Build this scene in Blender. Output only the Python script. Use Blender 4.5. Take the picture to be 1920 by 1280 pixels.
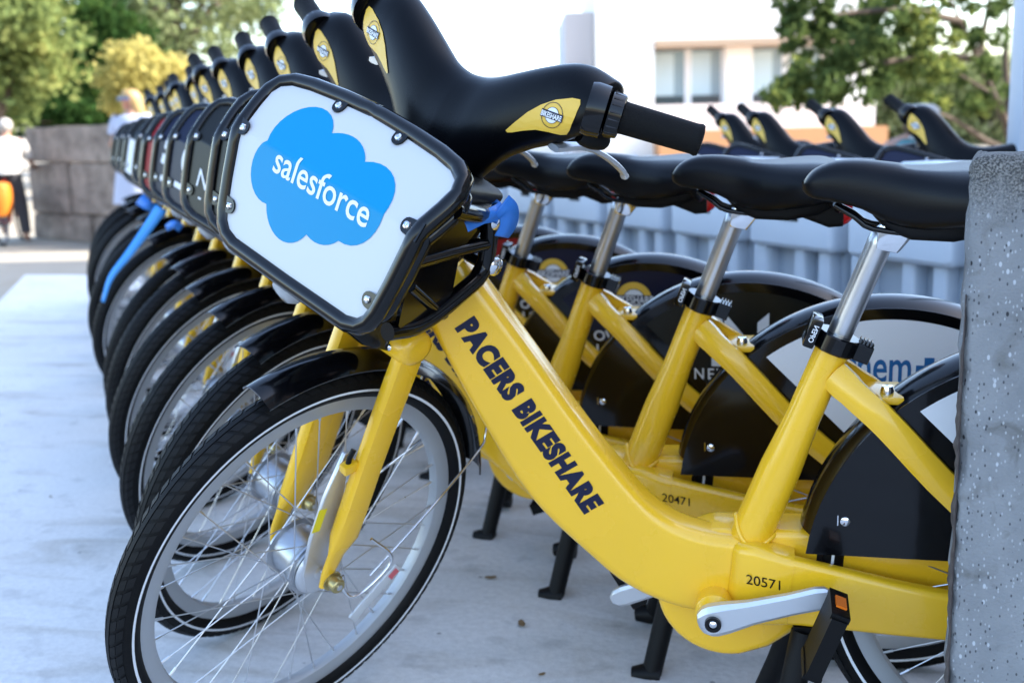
import bpy, bmesh, math, random
import numpy as np
from mathutils import Vector, Matrix
random.seed(7); rng = np.random.default_rng(7)
for o in list(bpy.data.objects): bpy.data.objects.remove(o)
sc = bpy.context.scene; COL = sc.collection
PI = math.pi; R_ = math.radians

# ------------------------------------------------------------ camera
cd = bpy.data.cameras.new('camera'); cam = bpy.data.objects.new('camera', cd); COL.objects.link(cam)
CP = Vector((0.3892, 1.6812, 0.9529)); yaw, pit, roll = R_(167.315), R_(-10.335), R_(-1.40)
d = Vector((math.cos(pit)*math.sin(yaw), math.cos(pit)*math.cos(yaw), math.sin(pit)))
r0 = d.cross(Vector((0, 0, 1))).normalized(); u0 = r0.cross(d)
rr = r0*math.cos(roll) + u0*math.sin(roll); uu = -r0*math.sin(roll) + u0*math.cos(roll)
cam.matrix_world = Matrix(((rr.x, uu.x, -d.x, CP.x), (rr.y, uu.y, -d.y, CP.y), (rr.z, uu.z, -d.z, CP.z), (0, 0, 0, 1)))
cd.sensor_width = 36; cd.lens = 2193.74/1920*36; cd.clip_start = .05; cd.clip_end = 2000
cd.dof.use_dof = True; cd.dof.focus_distance = 1.52; cd.dof.aperture_fstop = 4.4; cd.dof.aperture_blades = 7
sc.camera = cam

# ------------------------------------------------------------ world, sun, exposure
SUN_EL = R_(38); SUN_H = Vector((-.985, -.17, 0)).normalized()
w = bpy.data.worlds.new('World'); sc.world = w; w.use_nodes = True
nt = w.node_tree; bg = nt.nodes['Background']; sky = nt.nodes.new('ShaderNodeTexSky')
sky.sky_type = 'NISHITA'; sky.sun_disc = False; sky.sun_elevation = SUN_EL
sky.sun_rotation = math.atan2(SUN_H.x, SUN_H.y); sky.air_density = 1.0; sky.dust_density = 1.7; sky.ozone_density = 1.0
nt.links.new(sky.outputs[0], bg.inputs[0]); bg.inputs[1].default_value = .15
sl = bpy.data.lights.new('sun', 'SUN'); so = bpy.data.objects.new('sun', sl); COL.objects.link(so)
sl.energy = 3.2; sl.angle = R_(.5); sl.color = (1, .93, .82)
sdir = Vector((SUN_H.x*math.cos(SUN_EL), SUN_H.y*math.cos(SUN_EL), math.sin(SUN_EL)))
so.rotation_euler = sdir.to_track_quat('Z', 'Y').to_euler(); so.location = sdir*60
sc.view_settings.view_transform = 'Standard'; sc.view_settings.look = 'None'
sc.view_settings.gamma = 1; sc.view_settings.use_curve_mapping = False
sc.view_settings.exposure = 2.4
sc.render.engine = 'CYCLES'

# ------------------------------------------------------------ materials
MATS = {}
def mat(name, col, rough=.5, metal=0, coat=0, spec=.5, noise=0, nscale=20, bump=0, bscale=80, trans=0, sub=None):
    if name in MATS: return MATS[name]
    m = bpy.data.materials.new(name); m.use_nodes = True; n = m.node_tree.nodes; l = m.node_tree.links
    b = n['Principled BSDF']; b.inputs['Base Color'].default_value = (*col, 1); b.inputs['Roughness'].default_value = rough
    b.inputs['Metallic'].default_value = metal; b.inputs['Coat Weight'].default_value = coat; b.inputs['Coat Roughness'].default_value = .06
    b.inputs['Specular IOR Level'].default_value = spec; b.inputs['Transmission Weight'].default_value = trans
    if noise or bump:
        tc = n.new('ShaderNodeTexCoord')
    if noise:
        t = n.new('ShaderNodeTexNoise'); t.inputs['Scale'].default_value = nscale; t.inputs['Detail'].default_value = 6
        l.new(tc.outputs['Object'], t.inputs['Vector'])
        mx = n.new('ShaderNodeMix'); mx.data_type = 'RGBA'
        mx.inputs[6].default_value = (*[c*(1-noise) for c in col], 1); mx.inputs[7].default_value = (*[min(1, c*(1+noise)) for c in col], 1)
        l.new(t.outputs[0], mx.inputs[0]); l.new(mx.outputs[2], b.inputs['Base Color'])
        rm = n.new('ShaderNodeMapRange'); rm.inputs[3].default_value = max(.03, rough-.08); rm.inputs[4].default_value = min(1, rough+.1)
        l.new(t.outputs[0], rm.inputs[0]); l.new(rm.outputs[0], b.inputs['Roughness'])
    if bump:
        t2 = n.new('ShaderNodeTexNoise'); t2.inputs['Scale'].default_value = bscale; t2.inputs['Detail'].default_value = 4
        l.new(tc.outputs['Object'], t2.inputs['Vector'])
        bp = n.new('ShaderNodeBump'); bp.inputs['Strength'].default_value = bump; bp.inputs['Distance'].default_value = .002
        l.new(t2.outputs[0], bp.inputs['Height']); l.new(bp.outputs[0], b.inputs['Normal'])
    MATS[name] = m; return m
YEL = mat('yellow_paint', (.84, .47, .014), .26, coat=.4, noise=.05, nscale=9, bump=.05, bscale=160)
BLK = mat('black_gloss', (.0022, .0022, .0028), .14, coat=.25, spec=.25, noise=.15, nscale=14)
SAT = mat('black_satin_plastic', (.0014, .0016, .0024), .28, spec=.16, noise=.12, nscale=10, bump=.03, bscale=900)
MTB = mat('black_matte', (.002, .002, .0025), .5, spec=.2, bump=.15, bscale=600)
SADM = mat('saddle_vinyl', (.0016, .0018, .0030), .34, spec=.2, noise=.1, nscale=12, bump=.12, bscale=700)
GRIP = mat('grip_rubber', (.0018, .0018, .002), .7, spec=.2, bump=.5, bscale=500)
STL = mat('brushed_steel', (.62, .62, .63), .3, .95, noise=.06, nscale=30)
CHR = mat('chrome', (.75, .75, .76), .1, 1.0)
ALU = mat('satin_aluminium', (.62, .63, .65), .36, .75, noise=.04, nscale=15)
RIMM = mat('rim_aluminium', (.42, .43, .44), .42, .55, noise=.05, nscale=20)
WST = mat('reflective_stripe', (.75, .77, .8), .4)
WHT = mat('white_panel_print', (.52, .53, .55), .35, spec=.3)
WHS = mat('white_skirt_print', (.72, .73, .76), .35, spec=.3)
NAVY = mat('navy_print', (.006, .008, .032), .4, spec=.3)
NVP = mat('navy_panel', (.005, .008, .028), .3, spec=.3)
REDP = mat('red_panel', (.26, .010, .014), .35, spec=.3)
REDL = mat('red_lens', (.5, .01, .01), .15, coat=.6)
AMB = mat('amber_reflector', (.75, .16, .01), .2, coat=.5)
REFL = mat('clear_reflector', (.72, .74, .76), .25, spec=.7, trans=.25)
CLR = mat('clear_lens', (.8, .82, .85), .06, spec=.8, trans=.55)
CLOUD = mat('cloud_blue_print', (.0015, .235, .46), .4, spec=.15)
ANTH = mat('blue_print', (.008, .11, .30), .4)
DECY = mat('decal_yellow', (.70, .43, .05), .4, noise=.04, nscale=40)
PRINTW = mat('white_print', (.70, .71, .73), .4)
DGRN = mat('dark_panel_print', (.008, .0085, .007), .3, spec=.3)
RIBB = mat('blue_ribbon', (.03, .19, .62), .35, noise=.1, nscale=60)
RIBL = mat('light_blue_ribbon', (.06, .33, .8), .4, noise=.1, nscale=30)
DOCK = mat('dock_grey_plastic', (.58, .63, .68), .4, noise=.06, nscale=4, bump=.1, bscale=300)
DOCD = mat('dock_body_grey', (.42, .47, .52), .45, noise=.08, nscale=5)
BRASS = mat('brass_nut', (.45, .36, .16), .35, .9)

def tyre_mat():
    m = bpy.data.materials.new('tyre_rubber'); m.use_nodes = True; n = m.node_tree.nodes; l = m.node_tree.links
    b = n['Principled BSDF']; b.inputs['Specular IOR Level'].default_value = .16; b.inputs['Roughness'].default_value = .55; b.inputs['Base Color'].default_value = (.014, .014, .016, 1)
    uv = n.new('ShaderNodeUVMap'); sep = n.new('ShaderNodeSeparateXYZ'); l.new(uv.outputs[0], sep.inputs[0])
    # chevron tread: sin(2pi*(u*150 + |v|*3)), only on the crown
    ab = n.new('ShaderNodeMath'); ab.operation = 'ABSOLUTE'; l.new(sep.outputs[1], ab.inputs[0])
    a1 = n.new('ShaderNodeMath'); a1.operation = 'MULTIPLY_ADD'; a1.inputs[1].default_value = 9; l.new(ab.outputs[0], a1.inputs[0])
    m1 = n.new('ShaderNodeMath'); m1.operation = 'MULTIPLY'; m1.inputs[1].default_value = 620; l.new(sep.outputs[0], m1.inputs[0])
    l.new(m1.outputs[0], a1.inputs[2])
    s = n.new('ShaderNodeMath'); s.operation = 'SINE'; l.new(a1.outputs[0], s.inputs[0])
    st = n.new('ShaderNodeMath'); st.operation = 'GREATER_THAN'; st.inputs[1].default_value = .55; l.new(s.outputs[0], st.inputs[0])
    cr = n.new('ShaderNodeMath'); cr.operation = 'LESS_THAN'; cr.inputs[1].default_value = .62; l.new(ab.outputs[0], cr.inputs[0])
    cr2 = n.new('ShaderNodeMath'); cr2.operation = 'GREATER_THAN'; cr2.inputs[1].default_value = .12; l.new(ab.outputs[0], cr2.inputs[0])
    mm = n.new('ShaderNodeMath'); mm.operation = 'MULTIPLY'; l.new(st.outputs[0], mm.inputs[0]); l.new(cr.outputs[0], mm.inputs[1])
    m2 = n.new('ShaderNodeMath'); m2.operation = 'MULTIPLY'; l.new(mm.outputs[0], m2.inputs[0]); l.new(cr2.outputs[0], m2.inputs[1])
    # centre rib grooves
    g = n.new('ShaderNodeMath'); g.operation = 'COMPARE'; g.inputs[1].default_value = .14; g.inputs[2].default_value = .02; l.new(ab.outputs[0], g.inputs[0])
    mx = n.new('ShaderNodeMath'); mx.operation = 'MAXIMUM'; l.new(m2.outputs[0], mx.inputs[0]); l.new(g.outputs[0], mx.inputs[1])
    bp = n.new('ShaderNodeBump'); bp.invert = True; bp.inputs['Strength'].default_value = 1.0; bp.inputs['Distance'].default_value = .003
    l.new(mx.outputs[0], bp.inputs['Height']); l.new(bp.outputs[0], b.inputs['Normal'])
    tc = n.new('ShaderNodeTexCoord'); t = n.new('ShaderNodeTexNoise'); t.inputs['Scale'].default_value = 25; l.new(tc.outputs['Object'], t.inputs[0])
    mr = n.new('ShaderNodeMix'); mr.data_type = 'RGBA'; mr.inputs[6].default_value = (.0014, .0014, .0017, 1); mr.inputs[7].default_value = (.005, .0048, .0048, 1)
    l.new(t.outputs[0], mr.inputs[0]); l.new(mr.outputs[2], b.inputs['Base Color'])
    return m
TYRE = tyre_mat()

def concrete(name, c0, c1, scale, speck=0, bump=.3, stain=.25, streak=False):
    m = bpy.data.materials.new(name); m.use_nodes = True; n = m.node_tree.nodes; l = m.node_tree.links
    b = n['Principled BSDF']; b.inputs['Roughness'].default_value = .85
    tc = n.new('ShaderNodeTexCoord')
    t = n.new('ShaderNodeTexNoise'); t.inputs['Scale'].default_value = scale; t.inputs['Detail'].default_value = 9; t.inputs['Roughness'].default_value = .65
    l.new(tc.outputs['Object'], t.inputs[0])
    cr = n.new('ShaderNodeValToRGB'); cr.color_ramp.elements[0].position = .32; cr.color_ramp.elements[1].position = .68
    cr.color_ramp.elements[0].color = (*c0, 1); cr.color_ramp.elements[1].color = (*c1, 1); l.new(t.outputs[0], cr.inputs[0])
    out = cr.outputs[0]
    if stain:
        t3 = n.new('ShaderNodeTexNoise'); t3.inputs['Scale'].default_value = scale*3.1; t3.inputs['Detail'].default_value = 5; t3.inputs['Distortion'].default_value = 1.2
        mp = n.new('ShaderNodeMapping'); mp.inputs['Scale'].default_value = (.35, 1.3, 1) if streak else (1, 1, 1); mp.inputs['Rotation'].default_value = (0, 0, .2)
        l.new(tc.outputs['Object'], mp.inputs[0]); l.new(mp.outputs[0], t3.inputs[0])
        r3 = n.new('ShaderNodeValToRGB'); r3.color_ramp.elements[0].position = .56; r3.color_ramp.elements[1].position = .74
        r3.color_ramp.elements[0].color = (1, 1, 1, 1); k = 1-stain; r3.color_ramp.elements[1].color = (k, k*.96, k*.9, 1)
        l.new(t3.outputs[0], r3.inputs[0])
        mu = n.new('ShaderNodeMix'); mu.data_type = 'RGBA'; mu.blend_type = 'MULTIPLY'; mu.inputs[0].default_value = 1
        l.new(out, mu.inputs[6]); l.new(r3.outputs[0], mu.inputs[7]); out = mu.outputs[2]
    if speck:
        v = n.new('ShaderNodeTexVoronoi'); v.inputs['Scale'].default_value = speck; l.new(tc.outputs['Object'], v.inputs[0])
        rs = n.new('ShaderNodeValToRGB'); rs.color_ramp.elements[0].position = .10; rs.color_ramp.elements[1].position = .16
        rs.color_ramp.elements[0].color = (1, 1, 1, 1); rs.color_ramp.elements[1].color = (0, 0, 0, 1); l.new(v.outputs[0], rs.inputs[0])
        sp = n.new('ShaderNodeMix'); sp.data_type = 'RGBA'
        l.new(rs.outputs[0], sp.inputs[0]); l.new(out, sp.inputs[6])
        # each speck light or dark by its cell colour
        sx = n.new('ShaderNodeSeparateColor'); l.new(v.outputs['Color'], sx.inputs[0])
        rc = n.new('ShaderNodeValToRGB'); rc.color_ramp.interpolation = 'CONSTANT'
        rc.color_ramp.elements[0].color = (.06, .06, .065, 1); rc.color_ramp.elements[1].position = .3; rc.color_ramp.elements[1].color = (.62, .62, .62, 1)
        e = rc.color_ramp.elements.new(.6); e.color = (*[(a+b_)/2 for a, b_ in zip(c0, c1)], 1)
        l.new(sx.outputs[0], rc.inputs[0]); l.new(rc.outputs[0], sp.inputs[7]); out = sp.outputs[2]
    l.new(out, b.inputs['Base Color'])
    t2 = n.new('ShaderNodeTexNoise'); t2.inputs['Scale'].default_value = scale*40; t2.inputs['Detail'].default_value = 5; l.new(tc.outputs['Object'], t2.inputs[0])
    bp = n.new('ShaderNodeBump'); bp.inputs['Strength'].default_value = bump; bp.inputs['Distance'].default_value = .004
    l.new(t2.outputs[0], bp.inputs['Height']); l.new(bp.outputs[0], b.inputs['Normal'])
    return m
def grain(m):
    n = m.node_tree.nodes; l = m.node_tree.links; b = n['Principled BSDF']; cur = b.inputs['Base Color'].links[0].from_socket; tc = n.new('ShaderNodeTexCoord')
    for sc_, p0, p1, k in ((70, .35, .62, .90), (11, .58, .70, .82), (300, .40, .6, .93)):
        t = n.new('ShaderNodeTexNoise'); t.inputs['Scale'].default_value = sc_; t.inputs['Detail'].default_value = 4; l.new(tc.outputs['Object'], t.inputs[0])
        r = n.new('ShaderNodeMapRange'); r.inputs[1].default_value = p0; r.inputs[2].default_value = p1; r.inputs[3].default_value = 1 if sc_ == 11 else k; r.inputs[4].default_value = k if sc_ == 11 else 1; l.new(t.outputs[0], r.inputs[0])
        mx = n.new('ShaderNodeMix'); mx.data_type = 'RGBA'; mx.blend_type = 'MULTIPLY'; mx.inputs[0].default_value = 1; l.new(cur, mx.inputs[6]); l.new(r.outputs[0], mx.inputs[7]); cur = mx.outputs[2]
    v = n.new('ShaderNodeTexVoronoi'); v.inputs['Scale'].default_value = 9; l.new(tc.outputs['Object'], v.inputs[0])
    r = n.new('ShaderNodeMapRange'); r.inputs[1].default_value = .03; r.inputs[2].default_value = .055; r.inputs[3].default_value = .45; r.inputs[4].default_value = 1; l.new(v.outputs[0], r.inputs[0])
    mx = n.new('ShaderNodeMix'); mx.data_type = 'RGBA'; mx.blend_type = 'MULTIPLY'; mx.inputs[0].default_value = 1; l.new(cur, mx.inputs[6]); l.new(r.outputs[0], mx.inputs[7]); cur = mx.outputs[2]
    l.new(cur, b.inputs['Base Color'])
PADM = concrete('pad_concrete', (.59, .58, .56), (.69, .68, .66), 1.6, 0, .3, .25, True)
grain(PADM)
ROADM = concrete('road_concrete', (.25, .22, .175), (.32, .285, .225), .5, 0, .2, .1)
PILM = concrete('barrier_concrete', (.165, .17, .178), (.25, .255, .26), 7, 0, .5, .35)
def barrier_detail(m):
    n = m.node_tree.nodes; l = m.node_tree.links; b = n['Principled BSDF']; src = b.inputs['Base Color'].links[0].from_socket
    tc = n.new('ShaderNodeTexCoord'); mp = n.new('ShaderNodeMapping'); mp.inputs['Scale'].default_value = (1, 1, .55); l.new(tc.outputs['Object'], mp.inputs[0]); cur = src
    for sc_, lo_, hi_, col, keep, seed in ((130, .17, .27, (.42, .43, .45), .16, 0), (240, .2, .32, (.33, .34, .35), .35, 3.3), (75, .10, .15, (.02, .021, .025), .22, 7.7), (190, .16, .26, (.06, .062, .068), .45, 1.9)):
        mp2 = n.new('ShaderNodeVectorMath'); mp2.inputs[1].default_value = (seed, seed*.7, seed*.3); l.new(mp.outputs[0], mp2.inputs[0])
        v = n.new('ShaderNodeTexVoronoi'); v.inputs['Scale'].default_value = sc_; l.new(mp2.outputs[0], v.inputs[0])
        r = n.new('ShaderNodeMapRange'); r.inputs[1].default_value = lo_; r.inputs[2].default_value = hi_; r.inputs[3].default_value = 1; r.inputs[4].default_value = 0; l.new(v.outputs[0], r.inputs[0])
        sx = n.new('ShaderNodeSeparateColor'); l.new(v.outputs['Color'], sx.inputs[0]); lt = n.new('ShaderNodeMath'); lt.operation = 'LESS_THAN'; lt.inputs[1].default_value = keep; l.new(sx.outputs[0], lt.inputs[0])
        mu = n.new('ShaderNodeMath'); mu.operation = 'MULTIPLY'; l.new(r.outputs[0], mu.inputs[0]); l.new(lt.outputs[0], mu.inputs[1])
        mx = n.new('ShaderNodeMix'); mx.data_type = 'RGBA'; mx.inputs[7].default_value = (*col, 1); l.new(mu.outputs[0], mx.inputs[0]); l.new(cur, mx.inputs[6]); cur = mx.outputs[2]
    # gritty exposed-aggregate top
    sp = n.new('ShaderNodeSeparateXYZ'); l.new(tc.outputs['Object'], sp.inputs[0])
    nz = n.new('ShaderNodeTexNoise'); nz.inputs['Scale'].default_value = 22; nz.inputs['Detail'].default_value = 6; l.new(tc.outputs['Object'], nz.inputs[0])
    ad = n.new('ShaderNodeMath'); ad.operation = 'MULTIPLY_ADD'; ad.inputs[1].default_value = .09; l.new(nz.outputs[0], ad.inputs[0]); l.new(sp.outputs[2], ad.inputs[2])
    mr = n.new('ShaderNodeMapRange'); mr.inputs[1].default_value = .865; mr.inputs[2].default_value = .935; l.new(ad.outputs[0], mr.inputs[0])
    g1 = n.new('ShaderNodeTexNoise'); g1.inputs['Scale'].default_value = 420; g1.inputs['Detail'].default_value = 3; l.new(tc.outputs['Object'], g1.inputs[0])
    gr = n.new('ShaderNodeValToRGB'); gr.color_ramp.elements[0].position = .38; gr.color_ramp.elements[1].position = .7; gr.color_ramp.elements[0].color = (.035, .034, .034, 1); gr.color_ramp.elements[1].color = (.28, .265, .24, 1); l.new(g1.outputs[0], gr.inputs[0])
    mx = n.new('ShaderNodeMix'); mx.data_type = 'RGBA'; l.new(mr.outputs[0], mx.inputs[0]); l.new(cur, mx.inputs[6]); l.new(gr.outputs[0], mx.inputs[7]); l.new(mx.outputs[2], b.inputs['Base Color'])
    bp = n.new('ShaderNodeBump'); bp.inputs['Distance'].default_value = .003; l.new(mr.outputs[0], bp.inputs['Strength']); l.new(g1.outputs[0], bp.inputs['Height']); l.new(b.inputs['Normal'].links[0].from_socket, bp.inputs['Normal']); l.new(bp.outputs[0], b.inputs['Normal'])
barrier_detail(PILM)
WALLM = concrete('block_wall_concrete', (.10, .076, .062), (.30, .24, .20), 4, 0, .6, .5)
CAULK = concrete('crumbling_joint_filler', (.075, .06, .055), (.20, .165, .15), 30, 0, 1.0, .2)

# ------------------------------------------------------------ mesh builder
class MB:
    def __init__(s): s.v = []; s.f = []; s.uv = None
    def add(s, vs, fs):
        o = len(s.v); s.v += [tuple(q) for q in vs]; s.f += [tuple(i+o for i in f) for f in fs]; return s
    def box(s, x0, x1, y0, y1, z0, z1):
        return s.add([(x, y, z) for x in (x0, x1) for y in (y0, y1) for z in (z0, z1)],
                     [(0, 1, 3, 2), (4, 6, 7, 5), (0, 4, 5, 1), (2, 3, 7, 6), (0, 2, 6, 4), (1, 5, 7, 3)])
    def loft(s, rings, caps=True, closed=False):
        n = len(rings[0]); vs = [q for r in rings for q in r]; fs = []
        m = len(rings)
        for i in range(m if closed else m-1):
            for j in range(n):
                a, b = i*n+j, i*n+(j+1) % n; c, e = ((i+1) % m)*n+(j+1) % n, ((i+1) % m)*n+j
                fs.append((a, b, c, e))
        if caps and not closed: fs += [tuple(range(n))[::-1], tuple(range((m-1)*n, m*n))]
        return s.add(vs, fs)
    def tube(s, pts, rad, n=10, caps=True, closed=False):
        pts = [Vector(q) for q in pts]; m = len(pts); rings = []; up = None
        rad = rad if isinstance(rad, (list, tuple)) else [rad]*m
        for i, q in enumerate(pts):
            t = (pts[(i+1) % m]-pts[i-1]) if closed else (pts[min(i+1, m-1)]-pts[max(i-1, 0)])
            t.normalize()
            if up is None:
                up = Vector((0, 1, 0)) if abs(t.y) < .9 else Vector((1, 0, 0))
            up = (up-t*up.dot(t)).normalized(); sd = t.cross(up)
            rings.append([q+(up*math.cos(2*PI*k/n)+sd*math.sin(2*PI*k/n))*rad[i] for k in range(n)])
        return s.loft(rings, caps, closed)
    def lathe(s, prof, c=(0, 0, 0), axis='y', n=48, closed=False):
        rings = []
        for k in range(n):
            a = 2*PI*k/n
            ring = []
            for (r, h) in prof:
                if axis == 'y': q = (c[0]+r*math.cos(a), c[1]+h, c[2]+r*math.sin(a))
                else: q = (c[0]+r*math.cos(a), c[1]+r*math.sin(a), c[2]+h)
                ring.append(q)
            rings.append(ring)
        m = len(prof); vs = [q for r in rings for q in r]; fs = []
        for i in range(n):
            for j in range(m if closed else m-1):
                a, b = i*m+j, i*m+(j+1) % m; c2, e = ((i+1) % n)*m+(j+1) % m, ((i+1) % n)*m+j
                fs.append((a, e, c2, b))
        return s.add(vs, fs)
    def prism(s, poly, y0, y1, fn=None):
        """poly in (x,z), extruded in y"""
        n = len(poly); fn = fn or (lambda x, y, z: (x, y, z))
        return s.add([fn(x, y0, z) for x, z in poly]+[fn(x, y1, z) for x, z in poly],
                     [tuple(range(n)), tuple(range(n, 2*n))[::-1]]+[(i, i+n, (i+1) % n+n, (i+1) % n) for i in range(n)])
    def mesh(s, name, m, smooth=40, bevel=0, seg=2, recalc=True):
        me = bpy.data.meshes.new(name); me.from_pydata(s.v, [], s.f)
        bm = bmesh.new(); bm.from_mesh(me)
        if recalc: bmesh.ops.recalc_face_normals(bm, faces=bm.faces)
        if bevel:
            es = [e for e in bm.edges if len(e.link_faces) == 2 and e.calc_face_angle(0) > R_(35)]
            bmesh.ops.bevel(bm, geom=es, offset=bevel, segments=seg, profile=.6, affect='EDGES', clamp_overlap=True)
        bm.to_mesh(me); bm.free()
        me.materials.append(m)
        if smooth:
            me.polygons.foreach_set('use_smooth', [True]*len(me.polygons)); me.set_sharp_from_angle(angle=R_(smooth))
        return me

def new(name, me, parent=None, mw=None):
    o = bpy.data.objects.new(name, me); COL.objects.link(o)
    if parent: o.parent = parent
    if mw is not None: o.matrix_basis = mw
    return o
def empty(name, M=None):
    o = bpy.data.objects.new(name, None); COL.objects.link(o); o.empty_display_size = .1
    if M is not None: o.matrix_world = M
    return o
def tag(o, label, cat, group=None):
    o['label'] = label; o['category'] = cat
    if group: o['group'] = group
    return o
def struct(o): o['kind'] = 'structure'; return o

def flat(polys, fn, name, m, cuts=(), sub=None):
    """2D polygons (list of point lists, or ready (verts, faces)) mapped to 3D by fn(u,v)"""
    bm = bmesh.new()
    if isinstance(polys, tuple):
        vs = [bm.verts.new((a, b, 0)) for a, b in polys[0]]
        for f in polys[1]:
            try: bm.faces.new([vs[i] for i in f])
            except ValueError: pass
    else:
        for P in polys: bm.faces.new([bm.verts.new((a, b, 0)) for a, b in P])
    bmesh.ops.triangulate(bm, faces=bm.faces)
    for ax, c in cuts:
        no = (1, 0, 0) if ax == 0 else (0, 1, 0); co = (c, 0, 0) if ax == 0 else (0, c, 0)
        bmesh.ops.bisect_plane(bm, geom=list(bm.verts)+list(bm.edges)+list(bm.faces), plane_co=co, plane_no=no, dist=1e-6)
    for v in bm.verts: v.co = Vector(fn(v.co.x, v.co.y))
    me = bpy.data.meshes.new(name); bm.to_mesh(me); bm.free(); me.materials.append(m)
    return me
def text2d(body, size=1, xs=1, bold=0, align='LEFT', space=1):
    cu = bpy.data.curves.new('t', 'FONT'); cu.body = body; cu.size = size; cu.offset = bold; cu.align_x = align; cu.space_character = space; cu.resolution_u = 4
    o = bpy.data.objects.new('t', cu); COL.objects.link(o)
    dg = bpy.context.evaluated_depsgraph_get(); me = o.evaluated_get(dg).to_mesh()
    V = [(v.co.x*xs, v.co.y) for v in me.vertices]; F = [tuple(q.vertices) for q in me.polygons]
    o.evaluated_get(dg).to_mesh_clear(); bpy.data.objects.remove(o); bpy.data.curves.remove(cu)
    return V, F
def fit2d(T, w=None, h=None, x0=0, y0=0):
    """scale text so that its box is w by h with lower-left corner at (x0,y0)"""
    V = np.array(T[0]); mn, mx = V.min(0), V.max(0); s = np.array([w/(mx[0]-mn[0]) if w else 0, h/(mx[1]-mn[1]) if h else 0])
    if not w: s[0] = s[1]
    if not h: s[1] = s[0]
    V = (V-mn)*s+[x0, y0]
    return [tuple(q) for q in V], T[1]
def circle(cx, cy, r, n=28): return [(cx+r*math.cos(2*PI*k/n), cy+r*math.sin(2*PI*k/n)) for k in range(n)]
def annulus(cx, cy, r0, r1, n=28):
    a, b = circle(cx, cy, r0, n), circle(cx, cy, r1, n)
    return (a+b, [(i, (i+1) % n, n+(i+1) % n, n+i) for i in range(n)])
def merge2d(*L):
    V, F = [], []
    for v, f in L: o = len(V); V += list(v); F += [tuple(i+o for i in q) for q in f]
    return V, F
def poly2d(P): return list(P), [tuple(range(len(P)))]

# ------------------------------------------------------------ the ground
ROADZ = -.165
g = MB().add([(-300, -300, ROADZ), (300, -300, ROADZ), (300, 300, ROADZ), (-300, 300, ROADZ)], [(0, 1, 2, 3)])
struct(new('road', g.mesh('road', ROADM, 0)))
pad_poly = [(5.64, -5.73), (3.42, -5.73), (.30, -2.30), (-2.2, .55), (-4.2, 3.2), (-4.2, 7), (-1.4, 7)]
pm = MB(); n = len(pad_poly)
pm.add([(x, y, 0) for x, y in pad_poly]+[(x, y, ROADZ+.001) for x, y in pad_poly], [tuple(range(n))]+[(i, (i+1) % n, (i+1) % n+n, i+n) for i in range(n)])
struct(new('pavement', pm.mesh('pavement', PADM, 0, bevel=.012)))
# kerb stones along the left edge of the far road
# ------------------------------------------------------------ bicycle geometry (x forward, y left, z up; rear wheel stands on the origin)
L = 1.1105; RW = .325; HEAD = R_(69.81)
HU = Vector((-math.cos(HEAD), 0, math.sin(HEAD))); FWD = Vector((math.sin(HEAD), 0, math.cos(HEAD)))
HP = Vector((L, 0, RW))-FWD*.05
def steer_m(a): return Matrix.Translation(HP) @ Matrix.Rotation(a, 4, HU) @ Matrix.Translation(-HP)
def ax(z): return HP.x-(z-HP.z)*math.cos(HEAD)/math.sin(HEAD)     # x on the steering axis at height z

def rrect(cy, cz_pts, hw, top, bot, rad=.014):
    """rounded section between two side-profile points top,bot (x,z), half width hw in y"""
    T = Vector((top[0], 0, top[1])); B = Vector((bot[0], 0, bot[1])); ctr = (T+B)/2; hv = (T-B)/2; h = hv.length; e = hv/h
    r = min(rad, hw*.9, h*.9); out = []
    for (sy, sz, a0) in ((1, 1, 0), (-1, 1, 90), (-1, -1, 180), (1, -1, 270)):
        for k in range(5):
            a = R_(a0+k*22.5)
            yy = sy*(hw-r)+r*math.cos(a); zz = sz*(h-r)+r*math.sin(a)
            out.append(ctr+Vector((0, yy+cy, 0))+e*zz)
    return out
def sm(pts, n):
    """Catmull-Rom resample of a list of tuples"""
    P = [np.array(q, float) for q in pts]; P = [2*P[0]-P[1]]+P+[2*P[-1]-P[-2]]; out = []
    for i in range(1, len(P)-2):
        for k in range(n):
            t = k/n; a, b, c, e = P[i-1], P[i], P[i+1], P[i+2]
            out.append(tuple(.5*((2*b)+(-a+c)*t+(2*a-5*b+4*c-e)*t*t+(-a+3*b-3*c+e)*t**3)))
    out.append(tuple(P[-2])); return out

M = {}     # shared meshes
# --- frame
prof = sm([(.812, .778, .878, .705), (.792, .748, .862, .668), (.722, .646, .801, .543), (.648, .535, .731, .423), (.572, .435, .652, .341),
           (.526, .396, .588, .288), (.472, .378, .510, .258), (.405, .374, .425, .252)], 4)
M['down_tube'] = MB().loft([rrect(0, 0, .034, (q[0], q[1]), (q[2], q[3]), .017) for q in prof]).mesh('down_tube', YEL, 50)
M['frame_yoke'] = MB().loft([rrect(0, 0, hw, (x, a), (x+.01, b), .014) for x, a, b, hw in ((.437, .368, .262, .036), (.425, .372, .252, .048), (.405, .3735, .249, .055), (.37, .364, .252, .056), (.352, .3595, .254, .056))]).mesh('frame_yoke', YEL, 50)
for s, nm in ((1, 'chain_stay_left'), (-1, 'chain_stay_right')):
    M[nm] = MB().loft([rrect(s*yc, 0, .0135, (x, a), (x, b), .009) for x, a, b, yc in ((.36, .3595, .256, .0415), (.30, .3475, .2545, .0425), (.22, .333, .2525, .046), (.138, .321, .252, .05), (.06, .328, .268, .053), (-.005, .352, .295, .055), (-.03, .345, .305, .055))]).mesh('chain_stay', YEL, 50)
st0, st1 = Vector((.3042, 0, .657)), Vector((.415, 0, .365))
tb = MB(); tb.tube([st0, st0.lerp(st1, .35), st0.lerp(st1, .5), st0.lerp(st1, .62), st1], [.0235, .024, .0265, .029, .030], 24)
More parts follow.
